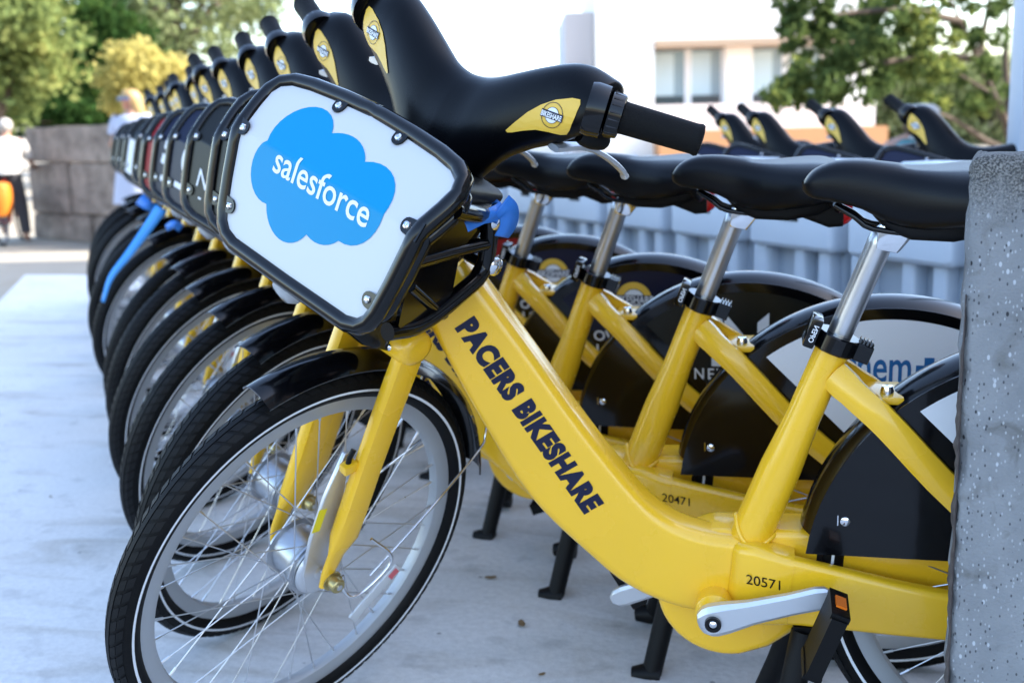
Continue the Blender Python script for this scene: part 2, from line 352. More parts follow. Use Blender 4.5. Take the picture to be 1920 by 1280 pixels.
tb.tube([st0.lerp(st1, .02), st0.lerp(st1, .0)], [.0255, .0255], 24)
M['seat_tube'] = tb.mesh('seat_tube', YEL, 60)
wax = (st1-st0).normalized(); wu = Vector((0, 1, 0)); wv = wax.cross(wu); wc = st0.lerp(st1, .955)
M['weld_bead'] = MB().tube([wc+(wu*math.cos(a)+wv*math.sin(a))*(.0305+.0006*math.sin(a*34))+wax*.012*math.cos(2*a) for a in [2*PI*k/68 for k in range(68)]], .0034, 8, False, True).mesh('weld_bead', YEL, 60)
htz = (.65, .84)
M['head_tube'] = MB().tube([(ax(htz[0]), 0, htz[0]), (ax(.67), 0, .67), (ax(.675), 0, .675), (ax(.80), 0, .80), (ax(htz[1]), 0, htz[1])], [.029, .029, .0255, .0255, .028], 24).mesh('head_tube', YEL, 50)
for s, nm in ((1, 'seat_stay_left'), (-1, 'seat_stay_right')):
    pts = sm([(.304, .014, .617), (.274, .036, .593), (.235, .050, .560), (.14, .055, .4595), (-.005, .058, .338)], 4)
    rings = []
    for i, q in enumerate(pts):
        t = (Vector(pts[min(i+1, len(pts)-1)])-Vector(pts[max(i-1, 0)])).normalized(); nn = Vector((0, 1, 0)).cross(t).normalized(); hh = .0195 if i > 2 else .021
        yy = t.cross(nn)
        ring = []
        for (a, b) in ((1, .45), (.45, 1), (-.45, 1), (-1, .45), (-1, -.45), (-.45, -1), (.45, -1), (1, -.45)):
            v = Vector(q)+nn*hh*a+yy*.0125*b; ring.append((v.x, s*v.y, v.z))
        rings.append(ring)
    M[nm] = MB().loft(rings).mesh('seat_stay', YEL, 50)
M['stay_bridge'] = MB().box(.215, .262, -.036, .036, .584, .595).mesh('stay_bridge', YEL, 40, .003)
tb = MB(); tb.lathe([(0, .012), (.007, .011), (.009, .004), (.009, 0)], (0, 0, 0), 'z', 12)
for i, q in enumerate(tb.v): tb.v[i] = (q[0]+.236, q[1]+.020, q[2]+.595)
M['bridge_bolt'] = tb.mesh('bridge_bolt', CHR, 40)
# chain case: disc round the cranks, tail running back along the right side
cc = [(.447+.1015*math.cos(R_(a)), .279+.1015*math.sin(R_(a))) for a in range(80, -106, -7)]
cc += [(.385, .196), (.345, .228), (.29, .238), (.10, .262), (-.03, .285), (-.045, .325), (-.03, .36), (.10, .375), (.3, .385)]
M['chain_case'] = MB().prism(cc, -.062, .014).mesh('chain_case', YEL, 60, .012, 3)
# --- cranks and pedals
def crank(p0, p1, y):
    s = 1 if y > 0 else -1; p0 = Vector((p0[0], y, p0[1])); p1 = Vector((p1[0], y+s*.012, p1[1])); t = (p1-p0).normalized(); nn = Vector((0, 1, 0)).cross(t).normalized()
    rings = []
    for f, h, th in ((-.14, .006, .006), (-.12, .015, .009), (-.06, .0215, .011), (.0, .0235, .0115), (.12, .0225, .011), (.35, .0175, .0085), (.7, .0155, .0075), (.95, .0165, .007), (1.03, .014, .007), (1.08, .006, .005)):
        c = p0.lerp(p1, f); rings.append([c+nn*h*a+Vector((0, 1, 0))*th*b for a, b in ((1, .5), (.7, 1), (-.7, 1), (-1, .5), (-1, -.5), (-.7, -1), (.7, -1), (1, -.5))])
    return MB().loft(rings)
M['crank_left'] = crank((.462, .275), (.313, .327), .083).mesh('crank_arm', ALU, 35)
M['crank_right'] = crank((.462, .275), (.619, .205), -.083).mesh('crank_arm', ALU, 35)
M['crank_bolt'] = MB().lathe([(0, .003), (.006, .003), (.0065, .0055), (.0115, .0055), (.012, 0)], (.462, .0935, .275), 'y', 20).mesh('crank_bolt', BLK, 40)
M['crank_bolt_core'] = MB().lathe([(0, .0065), (.003, .006), (.0055, .0045), (.006, .002)], (.462, .0935, .275), 'y', 12).mesh('bolt_core', CHR, 40)
M['bottom_bracket'] = MB().lathe([(.0, -.072), (.020, -.072), (.022, -.066), (.027, -.064), (.027, .062), (.023, .066), (.021, .072), (0, .072)], (.462, 0, .275), 'y', 28).mesh('bottom_bracket', YEL, 40)
def pedal(cx, cz, y0, y1, ang):
    mb = MB(); s = 1 if y1 > y0 else -1; ya, yb = min(y0, y1), max(y0, y1)
    mb.box(-.046, .046, ya, yb, -.0105, .0105)
    for sx in (-1, 1):
        mb.box(sx*.048-.004, sx*.048+.004, ya+.004, yb-.004, -.0125, .0125)
        for k in range(8):
            yk = ya+.010+k*(yb-ya-.02)/7
            mb.add([(sx*.052, yk-.004, -.011), (sx*.052, yk+.004, -.011), (sx*.0538, yk, 0), (sx*.052, yk-.004, .011), (sx*.052, yk+.004, .011)], [(0, 1, 2), (3, 2, 4), (0, 2, 3), (1, 4, 2)])
    ca, sa = math.cos(ang), math.sin(ang)
    mb.v = [(cx+x*ca-z*sa, y, cz+x*sa+z*ca) for x, y, z in mb.v]; return mb
def pedal_refl(cx, cz, ys, ang, sg=1):
    mb = MB()
    mb.box(.0535*sg, .0565*sg, ys-.014, ys+.014, -.0070, .0070)
    ca, sa = math.cos(ang), math.sin(ang); mb.v = [(cx+x*ca-z*sa, y, cz+x*sa+z*ca) for x, y, z in mb.v]; return mb
M['pedal_left'] = pedal(.313, .296, .104, .182, R_(110)).mesh('pedal', MTB, 30)
M['pedal_left_reflector'] = pedal_refl(.313, .296, .146, R_(110)).mesh('reflector', AMB, 0); M['pedal_left_reflector2'] = pedal_refl(.313, .296, .146, R_(110), -1).mesh('reflector', AMB, 0)
M['pedal_right'] = pedal(.614, .228, -.104, -.182, R_(60)).mesh('pedal', MTB, 30)
M['pedal_right_reflector'] = pedal_refl(.614, .228, -.150, R_(60)).mesh('reflector', AMB, 0); M['pedal_right_reflector2'] = pedal_refl(.614, .228, -.150, R_(60), -1).mesh('reflector', AMB, 0)
# --- stand with two legs
tb = MB(); tb.box(.312, .352, -.055, .055, .222, .256)
for (fx, fy, fz) in ((.405, -.098, .004), (.385, .108, .0)):
    s = 1 if fy > 0 else -1
    tb.tube([(.335, s*.045, .245), ((.335+fx)/2, (s*.045+fy)/2, .125), (fx, fy, fz+.014)], [.020, .0185, .0175], 12)
    tb.tube([(fx-.016, fy, fz+.012), (fx+.008, fy, fz+.012), (fx+.034, fy, fz+.009)], [.019, .020, .014], 10)
M['kickstand'] = tb.mesh('kickstand', MTB, 50)
# --- seat post, clamp, saddle
sd = (st0-st1).normalized(); pt = st0+sd*.165
tb = MB(); tb.tube([st0-sd*.03, pt-sd*.02, pt-sd*.018, pt-sd*.004, pt+sd*.006], [.0168, .0168, .0172, .0165, .010], 24)
M['seat_post'] = tb.mesh('seat_post', STL, 40)
tb = MB(); tb.prism([(pt.x+.012, pt.z-.020), (pt.x+.010, pt.z+.006), (pt.x-.006, pt.z+.020), (pt.x-.046, pt.z+.020), (pt.x-.050, pt.z+.008), (pt.x-.030, pt.z-.008), (pt.x-.016, pt.z-.026)], -.019, .019)
M['saddle_clamp'] = tb.mesh('saddle_clamp', CHR, 40, .004)
cq = st0+sd*.004
def ring_on(c, t, r0, r1, h, n=28):
    mb = MB(); mb.lathe([(r0, -h), (r1-.002, -h), (r1, -h+.002), (r1, h-.002), (r1-.002, h), (r0, h)], (0, 0, 0), 'z', n, True)
    q = Vector((0, 0, 1)).rotation_difference(t); mb.v = [tuple(q @ Vector(v)+c) for v in mb.v]; return mb
M['seat_clamp'] = ring_on(cq, sd, .0165, .0305, .0125).mesh('seat_clamp', BLK, 40)
tl = Vector((sd.z, 0, -sd.x))      # forward, square to the seat post
def clampbox(o, sx, sy, sz):
    mb = MB().box(-sx, sx, -sy, sy, -sz, sz); mb.v = [tuple(o+tl*x+Vector((0, y, 0))+sd*z) for x, y, z in mb.v]; return mb
lv = clampbox(cq+tl*.036+Vector((0, .008, 0))+sd*.006, .0075, .021, .021)
M['clamp_lever'] = lv.mesh('clamp_lever', BLK, 40, .003)
tb = clampbox(cq-tl*.037+Vector((0, 0, 0)), .011, .014, .0125)
for k in range(4): q = clampbox(cq-tl*(.030+.005*k)+sd*.0135, .0012, .013, .004); tb.add(q.v, q.f)
M['clamp_nut'] = tb.mesh('clamp_nut', BLK, 40, .0015, 1)
lo = cq+tl*.036+sd*.006
def opfn(a, b): q = lo+Vector((0, .0293, 0))+sd*a+tl*(-b); return (q.x, q.y+.0004, q.z)
T = text2d('OPEN', 1, 1, .02, 'CENTER'); M['lever_word'] = flat(fit2d(T, .024, None, -.012, -.003), opfn, 'lettering', PRINTW)
sx = [(.366, .872, .878, .006, .868), (.360, .884, .876, .017, .862), (.345, .896, .872, .025, .856), (.315, .905, .866, .031, .852), (.275, .906, .856, .037, .843),
      (.235, .902, .850, .043, .824), (.20, .898, .848, .055, .817), (.165, .897, .849, .074, .818), (.13, .898, .851, .092, .823), (.10, .899, .852, .100, .827), (.072, .897, .854, .098, .832),
      (.05, .890, .840, .088, .815), (.036, .876, .850, .060, .832), (.030, .866, .856, .03, .845)]
sx = sm([(.072+(q[0]-.030)*(.280/.336),)+q[1:] for q in sx], 3); rings = []
for (x, zt, zm, hw, zb) in sx:
    ring = []
    for k in range(28):
        a = 2*PI*k/28; c, s_ = math.cos(a), math.sin(a)
        y = hw*math.copysign(abs(c)**.75, c)
        if s_ >= 0: z = zm+(zt-zm)*s_**.7; z -= .004*max(0, 1-(y/(hw*.45+1e-6))**2)*(1 if .10 < x < .23 else 0)
        else: z = zm+(zb-zm)*abs(s_)**.6; y *= (1-.14*abs(s_))
        ring.append((x, y, z))
    rings.append(ring)
M['saddle'] = MB().loft(rings).mesh('saddle', SADM, 60)
M['saddle_base'] = MB().loft([rrect(0, 0, hw, (x, a), (x, b), .01) for x, a, b, hw in ((.262, .850, .834, .014), (.245, .85, .816, .024), (.215, .85, .805, .034), (.165, .85, .804, .044), (.12, .85, .814, .048), (.09, .85, .828, .04))]).mesh('saddle_base', MTB, 50)
tb = MB()
for s in (-1, 1): tb.tube(sm([(.31, s*.006, .848), (.285, s*.018, .834), (.262, s*.021, .819), (.19, s*.022, .810), (.15, s*.03, .812), (.115, s*.042, .828)], 3), .0038, 8)
M['saddle_rail'] = tb.mesh('saddle_rail', BLK, 60)
M['tail_light'] = MB().loft([rrect(0, 0, hw, (x, a), (x, b), .008) for x, a, b, hw in ((.145, .826, .806, .022), (.12, .832, .797, .026), (.102, .836, .790, .028), (.080, .842, .792, .028))]).mesh('tail_light', MTB, 40)
M['tail_lens'] = MB().loft([rrect(0, 0, hw, (x, a), (x, b), .008) for x, a, b, hw in ((.0795, .841, .793, .027), (.072, .842, .797, .026), (.066, .838, .802, .022))]).mesh('tail_lens', REDL, 40)
# --- wheels (centre given)
def tyre(c):
    mb = MB(); n, m = 120, 20; mj, mi = RW-.0225, .0225; uvs = []
    for i in range(n):
        for j in range(m):
            a, b = 2*PI*i/n, 2*PI*j/m
            r = mj+mi*math.cos(b)*1.0; mb.v.append((c[0]+r*math.cos(a), c[1]+mi*1.04*math.sin(b), c[2]+r*math.sin(a)))
    for i in range(n):
        for j in range(m):
            mb.f.append((i*m+j, ((i+1) % n)*m+j, ((i+1) % n)*m+(j+1) % m, i*m+(j+1) % m))
            for di, dj in ((0, 0), (1, 0), (1, 1), (0, 1)):
                b = (j+dj)/m; b = b-1 if b > .5 else b
                if j+dj == m//2+0 and False: pass
                uvs.append(((i+di)/n, b*2))
    me = bpy.data.meshes.new('tyre'); me.from_pydata(mb.v, [], mb.f); me.materials.append(TYRE)
    ul = me.uv_layers.new(name='UVMap'); ul.data.foreach_set('uv', np.array(uvs, 'f').ravel())
    me.polygons.foreach_set('use_smooth', [True]*len(me.polygons)); me.update(); return me
def stripe(c):
    mb = MB(); mj, mi = RW-.0225, .0229
    for s in (-1, 1): mb.lathe([(mj+mi*math.cos(R_(b)), s*mi*1.045*math.sin(R_(b))) for b in (90, 95, 100)], c, 'y', 120)
    return mb.mesh('stripe', WST, 60, recalc=False)
def tread(c):
    mb = MB(); mj, mi = RW-.0225, .0225; n = 92
    def pt(a, f, o): r = mj+(mi+o)*math.cos(f); return (c[0]+r*math.cos(a), c[1]+(mi+o)*1.04*math.sin(f), c[2]+r*math.sin(a))
    for s in (-1, 1):
        for i in range(n):
            a = 2*PI*(i+(.5 if s > 0 else 0))/n; w_ = 2*PI/n*.36
            for f0, f1, sk0, sk1 in ((13, 34, 0, .022), (36, 58, .024, .050)):
                q = []
                for o in (-.0006, .0013):
                    q += [pt(a+sk0-w_, s*R_(f0), o), pt(a+sk0+w_, s*R_(f0), o), pt(a+sk1+w_, s*R_(f1), o), pt(a+sk1-w_, s*R_(f1), o)]
                mb.add(q, [(4, 5, 6, 7), (0, 1, 5, 4), (1, 2, 6, 5), (2, 3, 7, 6), (3, 0, 4, 7)])
    ring = [(mj+(mi+o)*math.cos(R_(f)), (mi+o)*1.04*math.sin(R_(f))) for f, o in ((-9, -.0005), (-8, .0013), (8, .0013), (9, -.0005))]
    mb.lathe(ring, c, 'y', 120)
    return mb.mesh('tread', TYRE2, 25)
TYRE2 = mat('tread_rubber', (.003, .003, .0033), .6, spec=.25, noise=.4, nscale=30)
def rim(c):
    return MB().lathe([(.2862, .0125), (.2862, .0095), (.279, .006), (.279, -.006), (.2862, -.0095), (.2862, -.0125), (.270, -.0128), (.2605, -.0095), (.2585, -.004), (.2585, .004), (.2605, .0095), (.270, .0128)], c, 'y', 120, True).mesh('rim', RIMM, 35)
def spokes(c, rf, n=36):
    mb = MB()
    for k in range(n):
        s = 1 if k % 2 else -1; a = 2*PI*k/n; b = a+(1 if (k//2) % 2 else -1)*R_(58)
        p0 = Vector((c[0]+rf*math.cos(b), c[1]+s*.030, c[2]+rf*math.sin(b))); p1 = Vector((c[0]+.261*math.cos(a), c[1]+s*.003, c[2]+.261*math.sin(a)))
        mb.tube([p0, p0.lerp(p1, .93), p0.lerp(p1, .931), p1], [.00105, .00105, .0021, .0021], 5, False)
    return mb.mesh('spokes', STL, 60)
FC, RC = (L, 0, RW), (0, 0, RW)
M['tyre_f'], M['tyre_r'] = tyre(FC), tyre(RC)
M['stripe_f'], M['stripe_r'] = stripe(FC), stripe(RC)
M['rim_f'], M['rim_r'] = rim(FC), rim(RC)
M['tread_f'], M['tread_r'] = tread(FC), tread(RC)
M['spokes_f'], M['spokes_r'] = spokes(FC, .046), spokes(RC, .040)
HUBM = mat('hub_alloy', (.42, .43, .45), .34, .9, noise=.08, nscale=40)
M['hub_f'] = MB().lathe([(0, -.05), (.008, -.05), (.008, -.042), (.022, -.040), (.046, -.0335), (.050, -.031), (.050, -.028), (.043, -.026), (.041, -.012), (.042, .010), (.046, .022), (.050, .0265), (.050, .030), (.045, .031), (.044, .034), (0, .034)], FC, 'y', 40).mesh('hub', HUBM, 35)
M['hub_r'] = MB().lathe([(0, -.06), (.009, -.06), (.009, -.045), (.02, -.04), (.042, -.032), (.044, -.028), (.034, -.026), (.034, .026), (.044, .028), (.042, .032), (.02, .04), (.009, .045), (.009, .06), (0, .06)], RC, 'y', 36).mesh('hub', HUBM, 35)
# brake plate with its torque arm up the left fork leg
tb = MB(); tb.lathe([(0, .046), (.012, .046), (.014, .0445), (.036, .0435), (.042, .040), (.0435, .036), (.0435, .0348), (0, .0348)], FC, 'y', 36)
arm = [(.030, -.026), (.034, .012), (.016, .075), (-.012, .14), (-.052, .205), (-.062, .203), (-.056, .17), (-.04, .1), (-.036, .02), (-.028, -.025), (0, -.036)]
tb.prism([(L+x, RW+z) for x, z in arm[::-1]], .0375, .0445)
M['brake_plate'] = tb.mesh('brake_plate', ALU, 35, .0012, 1)
fl = lambda y: (lambda a, b: (L+a, y, RW+b))
M['brake_sticker'] = flat([[(.0, .085), (.014, .088), (-.002, .125), (-.016, .120)]], fl(.0449), 'sticker', mat('sticker_yellow', (.75, .62, .02), .4))
M['axle_nut'] = MB().lathe([(0, .088), (.0105, .088), (.012, .086), (.012, .072), (.0165, .072), (.0165, .069), (0, .069)], FC, 'y', 14).mesh('axle_nut', BRASS, 30)
M['axle'] = MB().tube([(L, -.085, RW), (L, .09, RW)], .005, 10).mesh('axle', STL, 40)
lp = [(-.015, .076, .006), (-.012, .083, -.02), (-.03, .092, -.036), (-.088, .094, -.012), (-.094, .092, .012), (-.07, .078, .048)]
M['wire_loop'] = MB().tube([(L+a, y, RW+b) for a, y, b in sm(lp, 4)], .0028, 8).mesh('wire_loop', CHR, 50)
M['spoke_reflector'] = MB().box(-.011, .011, .006, .0105, -.058, .058).mesh('spoke_reflector', REFL, 30, .003)
M['reflector_tip'] = MB().box(-.007, .007, .0106, .0112, .034, .053).mesh('reflector_tip', mat('pink_reflector', (.65, .12, .14), .2), 0)
# --- fork
def fork_leg(s):
    pts = [(-.160, .695, .020), (-.153, .668, .0225), (-.150, .66, .023), (-.120, .598, .0225), (-.078, .506, .022), (-.048, .436, .0225), (-.030, .396, .0225), (-.018, .368, .015), (-.004, .338, .011), (.002, .316, .009)]
    rings = []
    for i, (a, z, h) in enumerate(pts):
        t = (Vector((pts[min(i+1, 9)][0], 0, pts[min(i+1, 9)][1]))-Vector((pts[max(i-1, 0)][0], 0, pts[max(i-1, 0)][1]))).normalized(); nn = Vector((0, 1, 0)).cross(t)
        th = .0135 if i < 7 else .005; yc = s*(.064 if i < 7 else .066)
        off = -nn*max(0, .0225-h)*.75 if i > 6 else nn*0
        rings.append([Vector((L+a, yc, z))+off+nn*h*p+Vector((0, th*q, 0)) for p, q in ((1, .35), (.85, .8), (.4, 1), (-.4, 1), (-.85, .8), (-1, .35), (-1, -.35), (-.85, -.8), (-.4, -1), (.4, -1), (.85, -.8), (1, -.35))])
    return MB().loft(rings).mesh('fork_leg', YEL, 45)
M['fork_left'], M['fork_right'] = fork_leg(1), fork_leg(-1)
M['fork_crown'] = MB().loft([[(L-.158+c*.031*sc_, y, .684+s_*.026*sc_) for c, s_ in [(math.cos(2*PI*k/16), math.sin(2*PI*k/16)) for k in range(16)]] for y, sc_ in ((-.084, .55), (-.081, .85), (-.072, 1), (.072, 1), (.081, .85), (.084, .55))]).mesh('fork_crown', YEL, 50)
tb = MB().box(L-.060, L-.036, .050, .066, .508, .524)
M['cable_stop'] = tb.mesh('cable_stop', YEL, 40, .003); M['cable_end'] = MB().tube([(L-.047, .058, .522), (L-.050, .058, .532), (L-.058, .058, .543)], .0042, 8).mesh('cable_end', MTB, 40)
# --- mudguards
def guard(c, R, a0, a1, hw, dep, name, n=40, flare=0):
    rings = []
    for i in range(n+1):
        f = i/n; a = R_(a0+(a1-a0)*f); k = 1
        ring = []
        for j in range(11):
            q = -1+2*j/10; y = hw*q; r = R-dep*abs(q)**2.2
            ring.append((c[0]+r*math.cos(a), y, c[2]+r*math.sin(a)))
        for j in range(10, -1, -1):
            q = -1+2*j/10; y = hw*.965*q; r = R-.0028-dep*abs(q)**2.2
            ring.append((c[0]+r*math.cos(a), y, c[2]+r*math.sin(a)))
        rings.append(ring)
    return MB().loft(rings).mesh(name, BLK, 60)
M['front_mudguard'] = guard(FC, .356, 80, 181, .033, .017, 'front_mudguard')
M['rear_mudguard'] = guard(RC, .3515, 11.5, 168, .046, .016, 'rear_mudguard', 56)
wy = []
for s in (1, -1):
    e = (L-.345, s*.030, RW+.092)
    tbp = sm([(L-.07, s*.072, RW-.035), (L-.2, s*.062, RW+.018), (L-.318, s*.046, RW+.066), (L-.340, s*.038, RW+.080), (L-.349, s*.030, RW+.105), (L-.346, s*.018, RW+.112)], 4)
    M['guard_stay_left' if s > 0 else 'guard_stay_right'] = MB().tube(tbp, .0022, 8).mesh('mudguard_stay', CHR, 50)
# skirt panels on both sides of the rear wheel
def skirt(s):
    P = [(.340*math.cos(R_(a)), RW+.340*math.sin(R_(a))) for a in np.linspace(7, 173, 40)]
    return MB().prism(P, s*.0435, s*.0462).mesh('skirt_panel', BLK, 30)
M['skirt_left'], M['skirt_right'] = skirt(1), skirt(-1)
stz = lambda x: .512+.915*(x-.14)
def ad_poly():
    P = []
    for a in np.linspace(0, 180, 73):
        x, z = .322*math.cos(R_(a)), RW+.322*math.sin(R_(a))
        if z > max(stz(x), .372): P.append((x, z))
    x0 = P[-1]; 
    P.append((-.31, .372)); xs_ = (.372-.512)/.915+.14; P.append((xs_, .372)); return P
ADP = ad_poly()
def side(y): return lambda x, z: (x, y, z)
tb = MB()
for (x, z) in ((.286, .418),): tb.lathe([(0, .0030), (.004, .0028), (.0065, .0015), (.007, 0)], (x, .0463, z), 'y', 14); tb.box(x+.009, x+.0105, .0462, .048, z-.006, z+.009)
M['skirt_screw'] = tb.mesh('skirt_screw', CHR, 40)

# --- basket: bent front panel in (u,v), v measured along the panel from the bend
BN = Vector((-.063, .956)); DL = Vector((-.043, .096)).normalized(); DU = Vector((-.08, .05)).normalized()
NL, NU = Vector((DL.y, -DL.x)), Vector((DU.y, -DU.x))
def panel_fn(off):
    def f(u, v):
        bl = .0035
        if v <= -bl: p, nn = BN+DL*v, NL
        elif v >= bl: p, nn = BN+DU*v, NU
        else:
            t = (v+bl)/(2*bl); a, b, c = BN-DL*bl, BN, BN+DU*bl
            p = a*(1-t)**2+b*2*t*(1-t)+c*t*t; nn = (NL*(1-t)+NU*t).normalized()
        p = p+nn*off
        return (L+p.x, u, p.y)
    return f
half = [(0, .104), (.07, .101), (.130, .096), (.165, .090), (.181, .081), (.187, .068), (.185, .045), (.179, .012), (.176, -.02), (.168, -.068), (.159, -.110), (.153, -.124), (.143, -.133), (.125, -.138), (0, -.139)]
PAN = half+[(-u, v) for u, v in half[::-1][1:-1]]
CUTS = [(1, -.0035), (1, -.0018), (1, 0), (1, .0018), (1, .0035)]
def panel_solid():
    # front and back sheets joined at the rim
    n = len(PAN); me = flat([PAN], panel_fn(0), 'p', WHT, CUTS); bm = bmesh.new(); bm.from_mesh(me)
    fr = list(bm.faces); r = bmesh.ops.extrude_face_region(bm, geom=fr)
    for v in [e for e in r['geom'] if isinstance(e, bmesh.types.BMVert)]: v.co -= Vector((NL.x+NU.x, 0, NL.y+NU.y)).normalized()*.003
    bmesh.ops.recalc_face_normals(bm, faces=bm.faces); bm.to_mesh(me); bm.free(); return me
_pm = panel_solid()
def panel_mesh(m): q = _pm.copy(); q.materials.clear(); q.materials.append(m); return q
def ring_path(grow, off, n=6):
    P = half; out = []
    C = Vector((0, -.02)); ctr = PAN
    m = len(PAN)
    for i in range(m):
        a, b = Vector(PAN[i-1]), Vector(PAN[(i+1) % m]); t = (b-a).normalized(); nn = Vector((-t.y, t.x))
        q = Vector(PAN[i])+nn*grow
        out.append(q)
    res = []
    for i in range(m):
        a, b = out[i], out[(i+1) % m]
        k = max(1, int((b-a).length/.012))
        for j in range(k): q = a.lerp(b, j/k); res.append(panel_fn(off)(q.x, q.y))
    return res
M['basket_rim'] = MB().tube(ring_path(.010, -.004), .0118, 12, False, True).mesh('basket_rim', BLK, 60)
M['basket_rear_rim'] = MB().tube(ring_path(-.002, -.036), .0095, 10, False, True).mesh('basket_rear_rim', BLK, 60)
tb = MB()
for s in (-1, 1):
    P = sm([(L-.125, s*.186, .965), (L-.19, s*.158, .925), (L-.245, s*.122, .895), (L-.254, s*.117, .868), (L-.250, s*.117, .820), (L-.238, s*.119, .800), (L-.208, s*.126, .792), (L-.11, s*.145, .785), (L-.050, s*.150, .800)], 5)
    tb.tube(P, .0125, 12)
    tb.tube([(L-.07, s*.165, .90), (L-.16, s*.14, .872), (L-.250, s*.117, .842)], .010, 8)
    tb.tube([(L-.08, s*.158, .86), (L-.14, s*.138, .79), (L-.16, s*.132, .772)], .0085, 8)
for sg in (-1, 1):
    pts_ = [(-.115, .166, .958), (-.20, .142, .912), (-.215, .134, .882), (-.180, .140, .864), (-.170, .138, .805), (-.150, .138, .784), (-.088, .150, .774), (-.060, .160, .81), (-.075, .168, .90)]
    n_ = len(pts_); tb.add([(L+a, sg*y, z) for a, y, z in pts_]+[(L+a, sg*(y-.007), z) for a, y, z in pts_], [tuple(range(n_)), tuple(range(n_, 2*n_))[::-1]]+[(i, i+n_, (i+1) % n_+n_, (i+1) % n_) for i in range(n_)])
for z in (.875, .805): tb.tube([(L-.252, -.118, z), (L-.252, .118, z)], .009, 10)
M['basket_side_frame'] = tb.mesh('basket_side_frame', BLK, 60)
CAPS = []
for sg in (-1, 1):
    for z in (.878, .806):
        CAPS.append(MB().lathe([(0, sg*.134), (.009, sg*.133), (.013, sg*.129), (.013, sg*.124)], (L-.258, 0, z), 'y', 16).mesh('frame_cap', CHR, 40))
# basket floor and back: thin black shell behind the panel
fb = []
for q in ring_path(-.004, -.012):
    fb.append(Vector(q))
back = [Vector((L-.215-.10*((q.z-.82)/.25), q.y*.62, .80+(q.z-.82)*.62)) for q in fb]
mid = [a.lerp(b, .45)+Vector((0, 0, 0)) for a, b in zip(fb, back)]
M['basket_shell'] = MB().loft([fb, mid, back], False).mesh('basket_shell', MTB, 50, recalc=False)
pl = [(-.035, .775), (-.087, .708), (-.128, .680), (-.176, .668), (-.196, .690), (-.225, .77), (-.235, .83), (-.10, .86), (-.03, .83)]
M['basket_mount'] = MB().prism([(L+a, z) for a, z in pl], -.052, .052).mesh('basket_mount', BLK, 40, .006)
M['mount_bolt'] = MB().lathe([(0, .006), (.004, .0055), (.007, .002), (.007, 0)], (L-.132, .053, .688), 'y', 14).mesh('mount_bolt', CHR, 40)
scr_uv = [(-.174, .003), (.174, .003), (-.153, -.103), (.153, -.103), (-.062, .095), (.062, .095)]
SCREWS = []
for i, (u, v) in enumerate(scr_uv):
    p = Vector(panel_fn(.0)(u, v)); nn2 = NL if v < .0 else (NU if v > .01 else (NL+NU).normalized()); nn3 = Vector((nn2.x, 0, nn2.y))
    q = Vector((0, 0, 1)).rotation_difference(nn3)
    # tab: rounded tongue from the rim
    dv = Vector((math.copysign(1, u), 0)) if abs(u) > .1 else Vector((0, 1))
    e = Vector(panel_fn(.0)(u+dv.x*.02, v+dv.y*.02))-p; e.normalize(); sdv = nn3.cross(e).normalized()
    out = []
    for k in range(9):
        a = PI/2+PI*k/8; out.append(e*(.0105*math.cos(a))+sdv*(.0105*math.sin(a)))
    out += [e*.024-sdv*.0125, e*.024+sdv*.0125]
    tabm = MB(); m_ = len(out)
    tabm.add([p+o+nn3*.0008 for o in out]+[p+o+nn3*.0034 for o in out], [tuple(range(m_))[::-1], tuple(range(m_, 2*m_))]+[(k, (k+1) % m_, (k+1) % m_+m_, k+m_) for k in range(m_)])
    hd = MB().lathe([(0, .0032), (.0018, .0031), (.002, .0022), (.0024, .0022), (.0026, .0032), (.0046, .0022), (.0054, .0)], (0, 0, 0), 'z', 16)
    hd.v = [tuple(q @ Vector(x)+p+nn3*.0034) for x in hd.v]
    SCREWS.append((tabm.mesh('screw_tab', BLK, 30), hd.mesh('screw', CHR, 40)))
lc = Vector((L-.022, -.018, .800))
tb = MB(); tb.lathe([(.024, -.02), (.026, .0), (.024, .012), (.016, .020), (0, .023)], (0, 0, 0), 'z', 24)
q = Vector((0, 0, 1)).rotation_difference(Vector((.93, 0, -.35))); tb.v = [tuple(q @ Vector(x)+lc) for x in tb.v]
M['headlight_lens'] = tb.mesh('headlight_lens', CLR, 40)
tb = MB(); tb.lathe([(0, -.034), (.018, -.032), (.0265, -.02), (.0275, -.004), (.0265, -.002)], (0, 0, 0), 'z', 24)
tb.v = [tuple(q @ Vector(x)+lc) for x in tb.v]; tb.box(lc.x-.02, lc.x+.012, lc.y-.062, lc.y-.024, lc.z+.002, lc.z+.026)
M['headlight'] = tb.mesh('headlight', MTB, 40)

# --- handlebar housing: gull-wing shell, section by section across y
ZLO = [(0, .82), (.034, .822), (.040, .842), (.048, .872), (.060, .897), (.077, .920), (.106, .953), (.145, .979), (.18, .996), (.205, 1.012), (.222, 1.024)]
ZHI = [(0, 1.030), (.03, 1.034), (.055, 1.043), (.09, 1.060), (.12, 1.074), (.155, 1.088), (.18, 1.093), (.205, 1.089), (.222, 1.082)]
def lerp(T, x):
    for (a, b), (c, e) in zip(T, T[1:]):
        if x <= c: return b+(e-b)*(x-a)/(c-a)
    return T[-1][1]
def sm1(T, x, w=.012):
    return sum(lerp(T, abs(x+d_)) for d_ in np.linspace(-w, w, 7))/7
def hsec(y):
    lo_, hi = sm1(ZLO, y), sm1(ZHI, y); ya = abs(y)
    ha = .046-.012*min(1, ya/.16)
    return (lo_+hi)/2, (hi-lo_)/2, ha
def hfront(y, z, off=0):
    zc, hz, ha = hsec(y); t = max(-.97, min(.97, (z-zc)/hz)); e = 2.3
    return Vector((ax(z)-.016*(abs(y)/.21)**2+ha*(1-abs(t)**e)**(1/e)+off, y, z))
rings = []
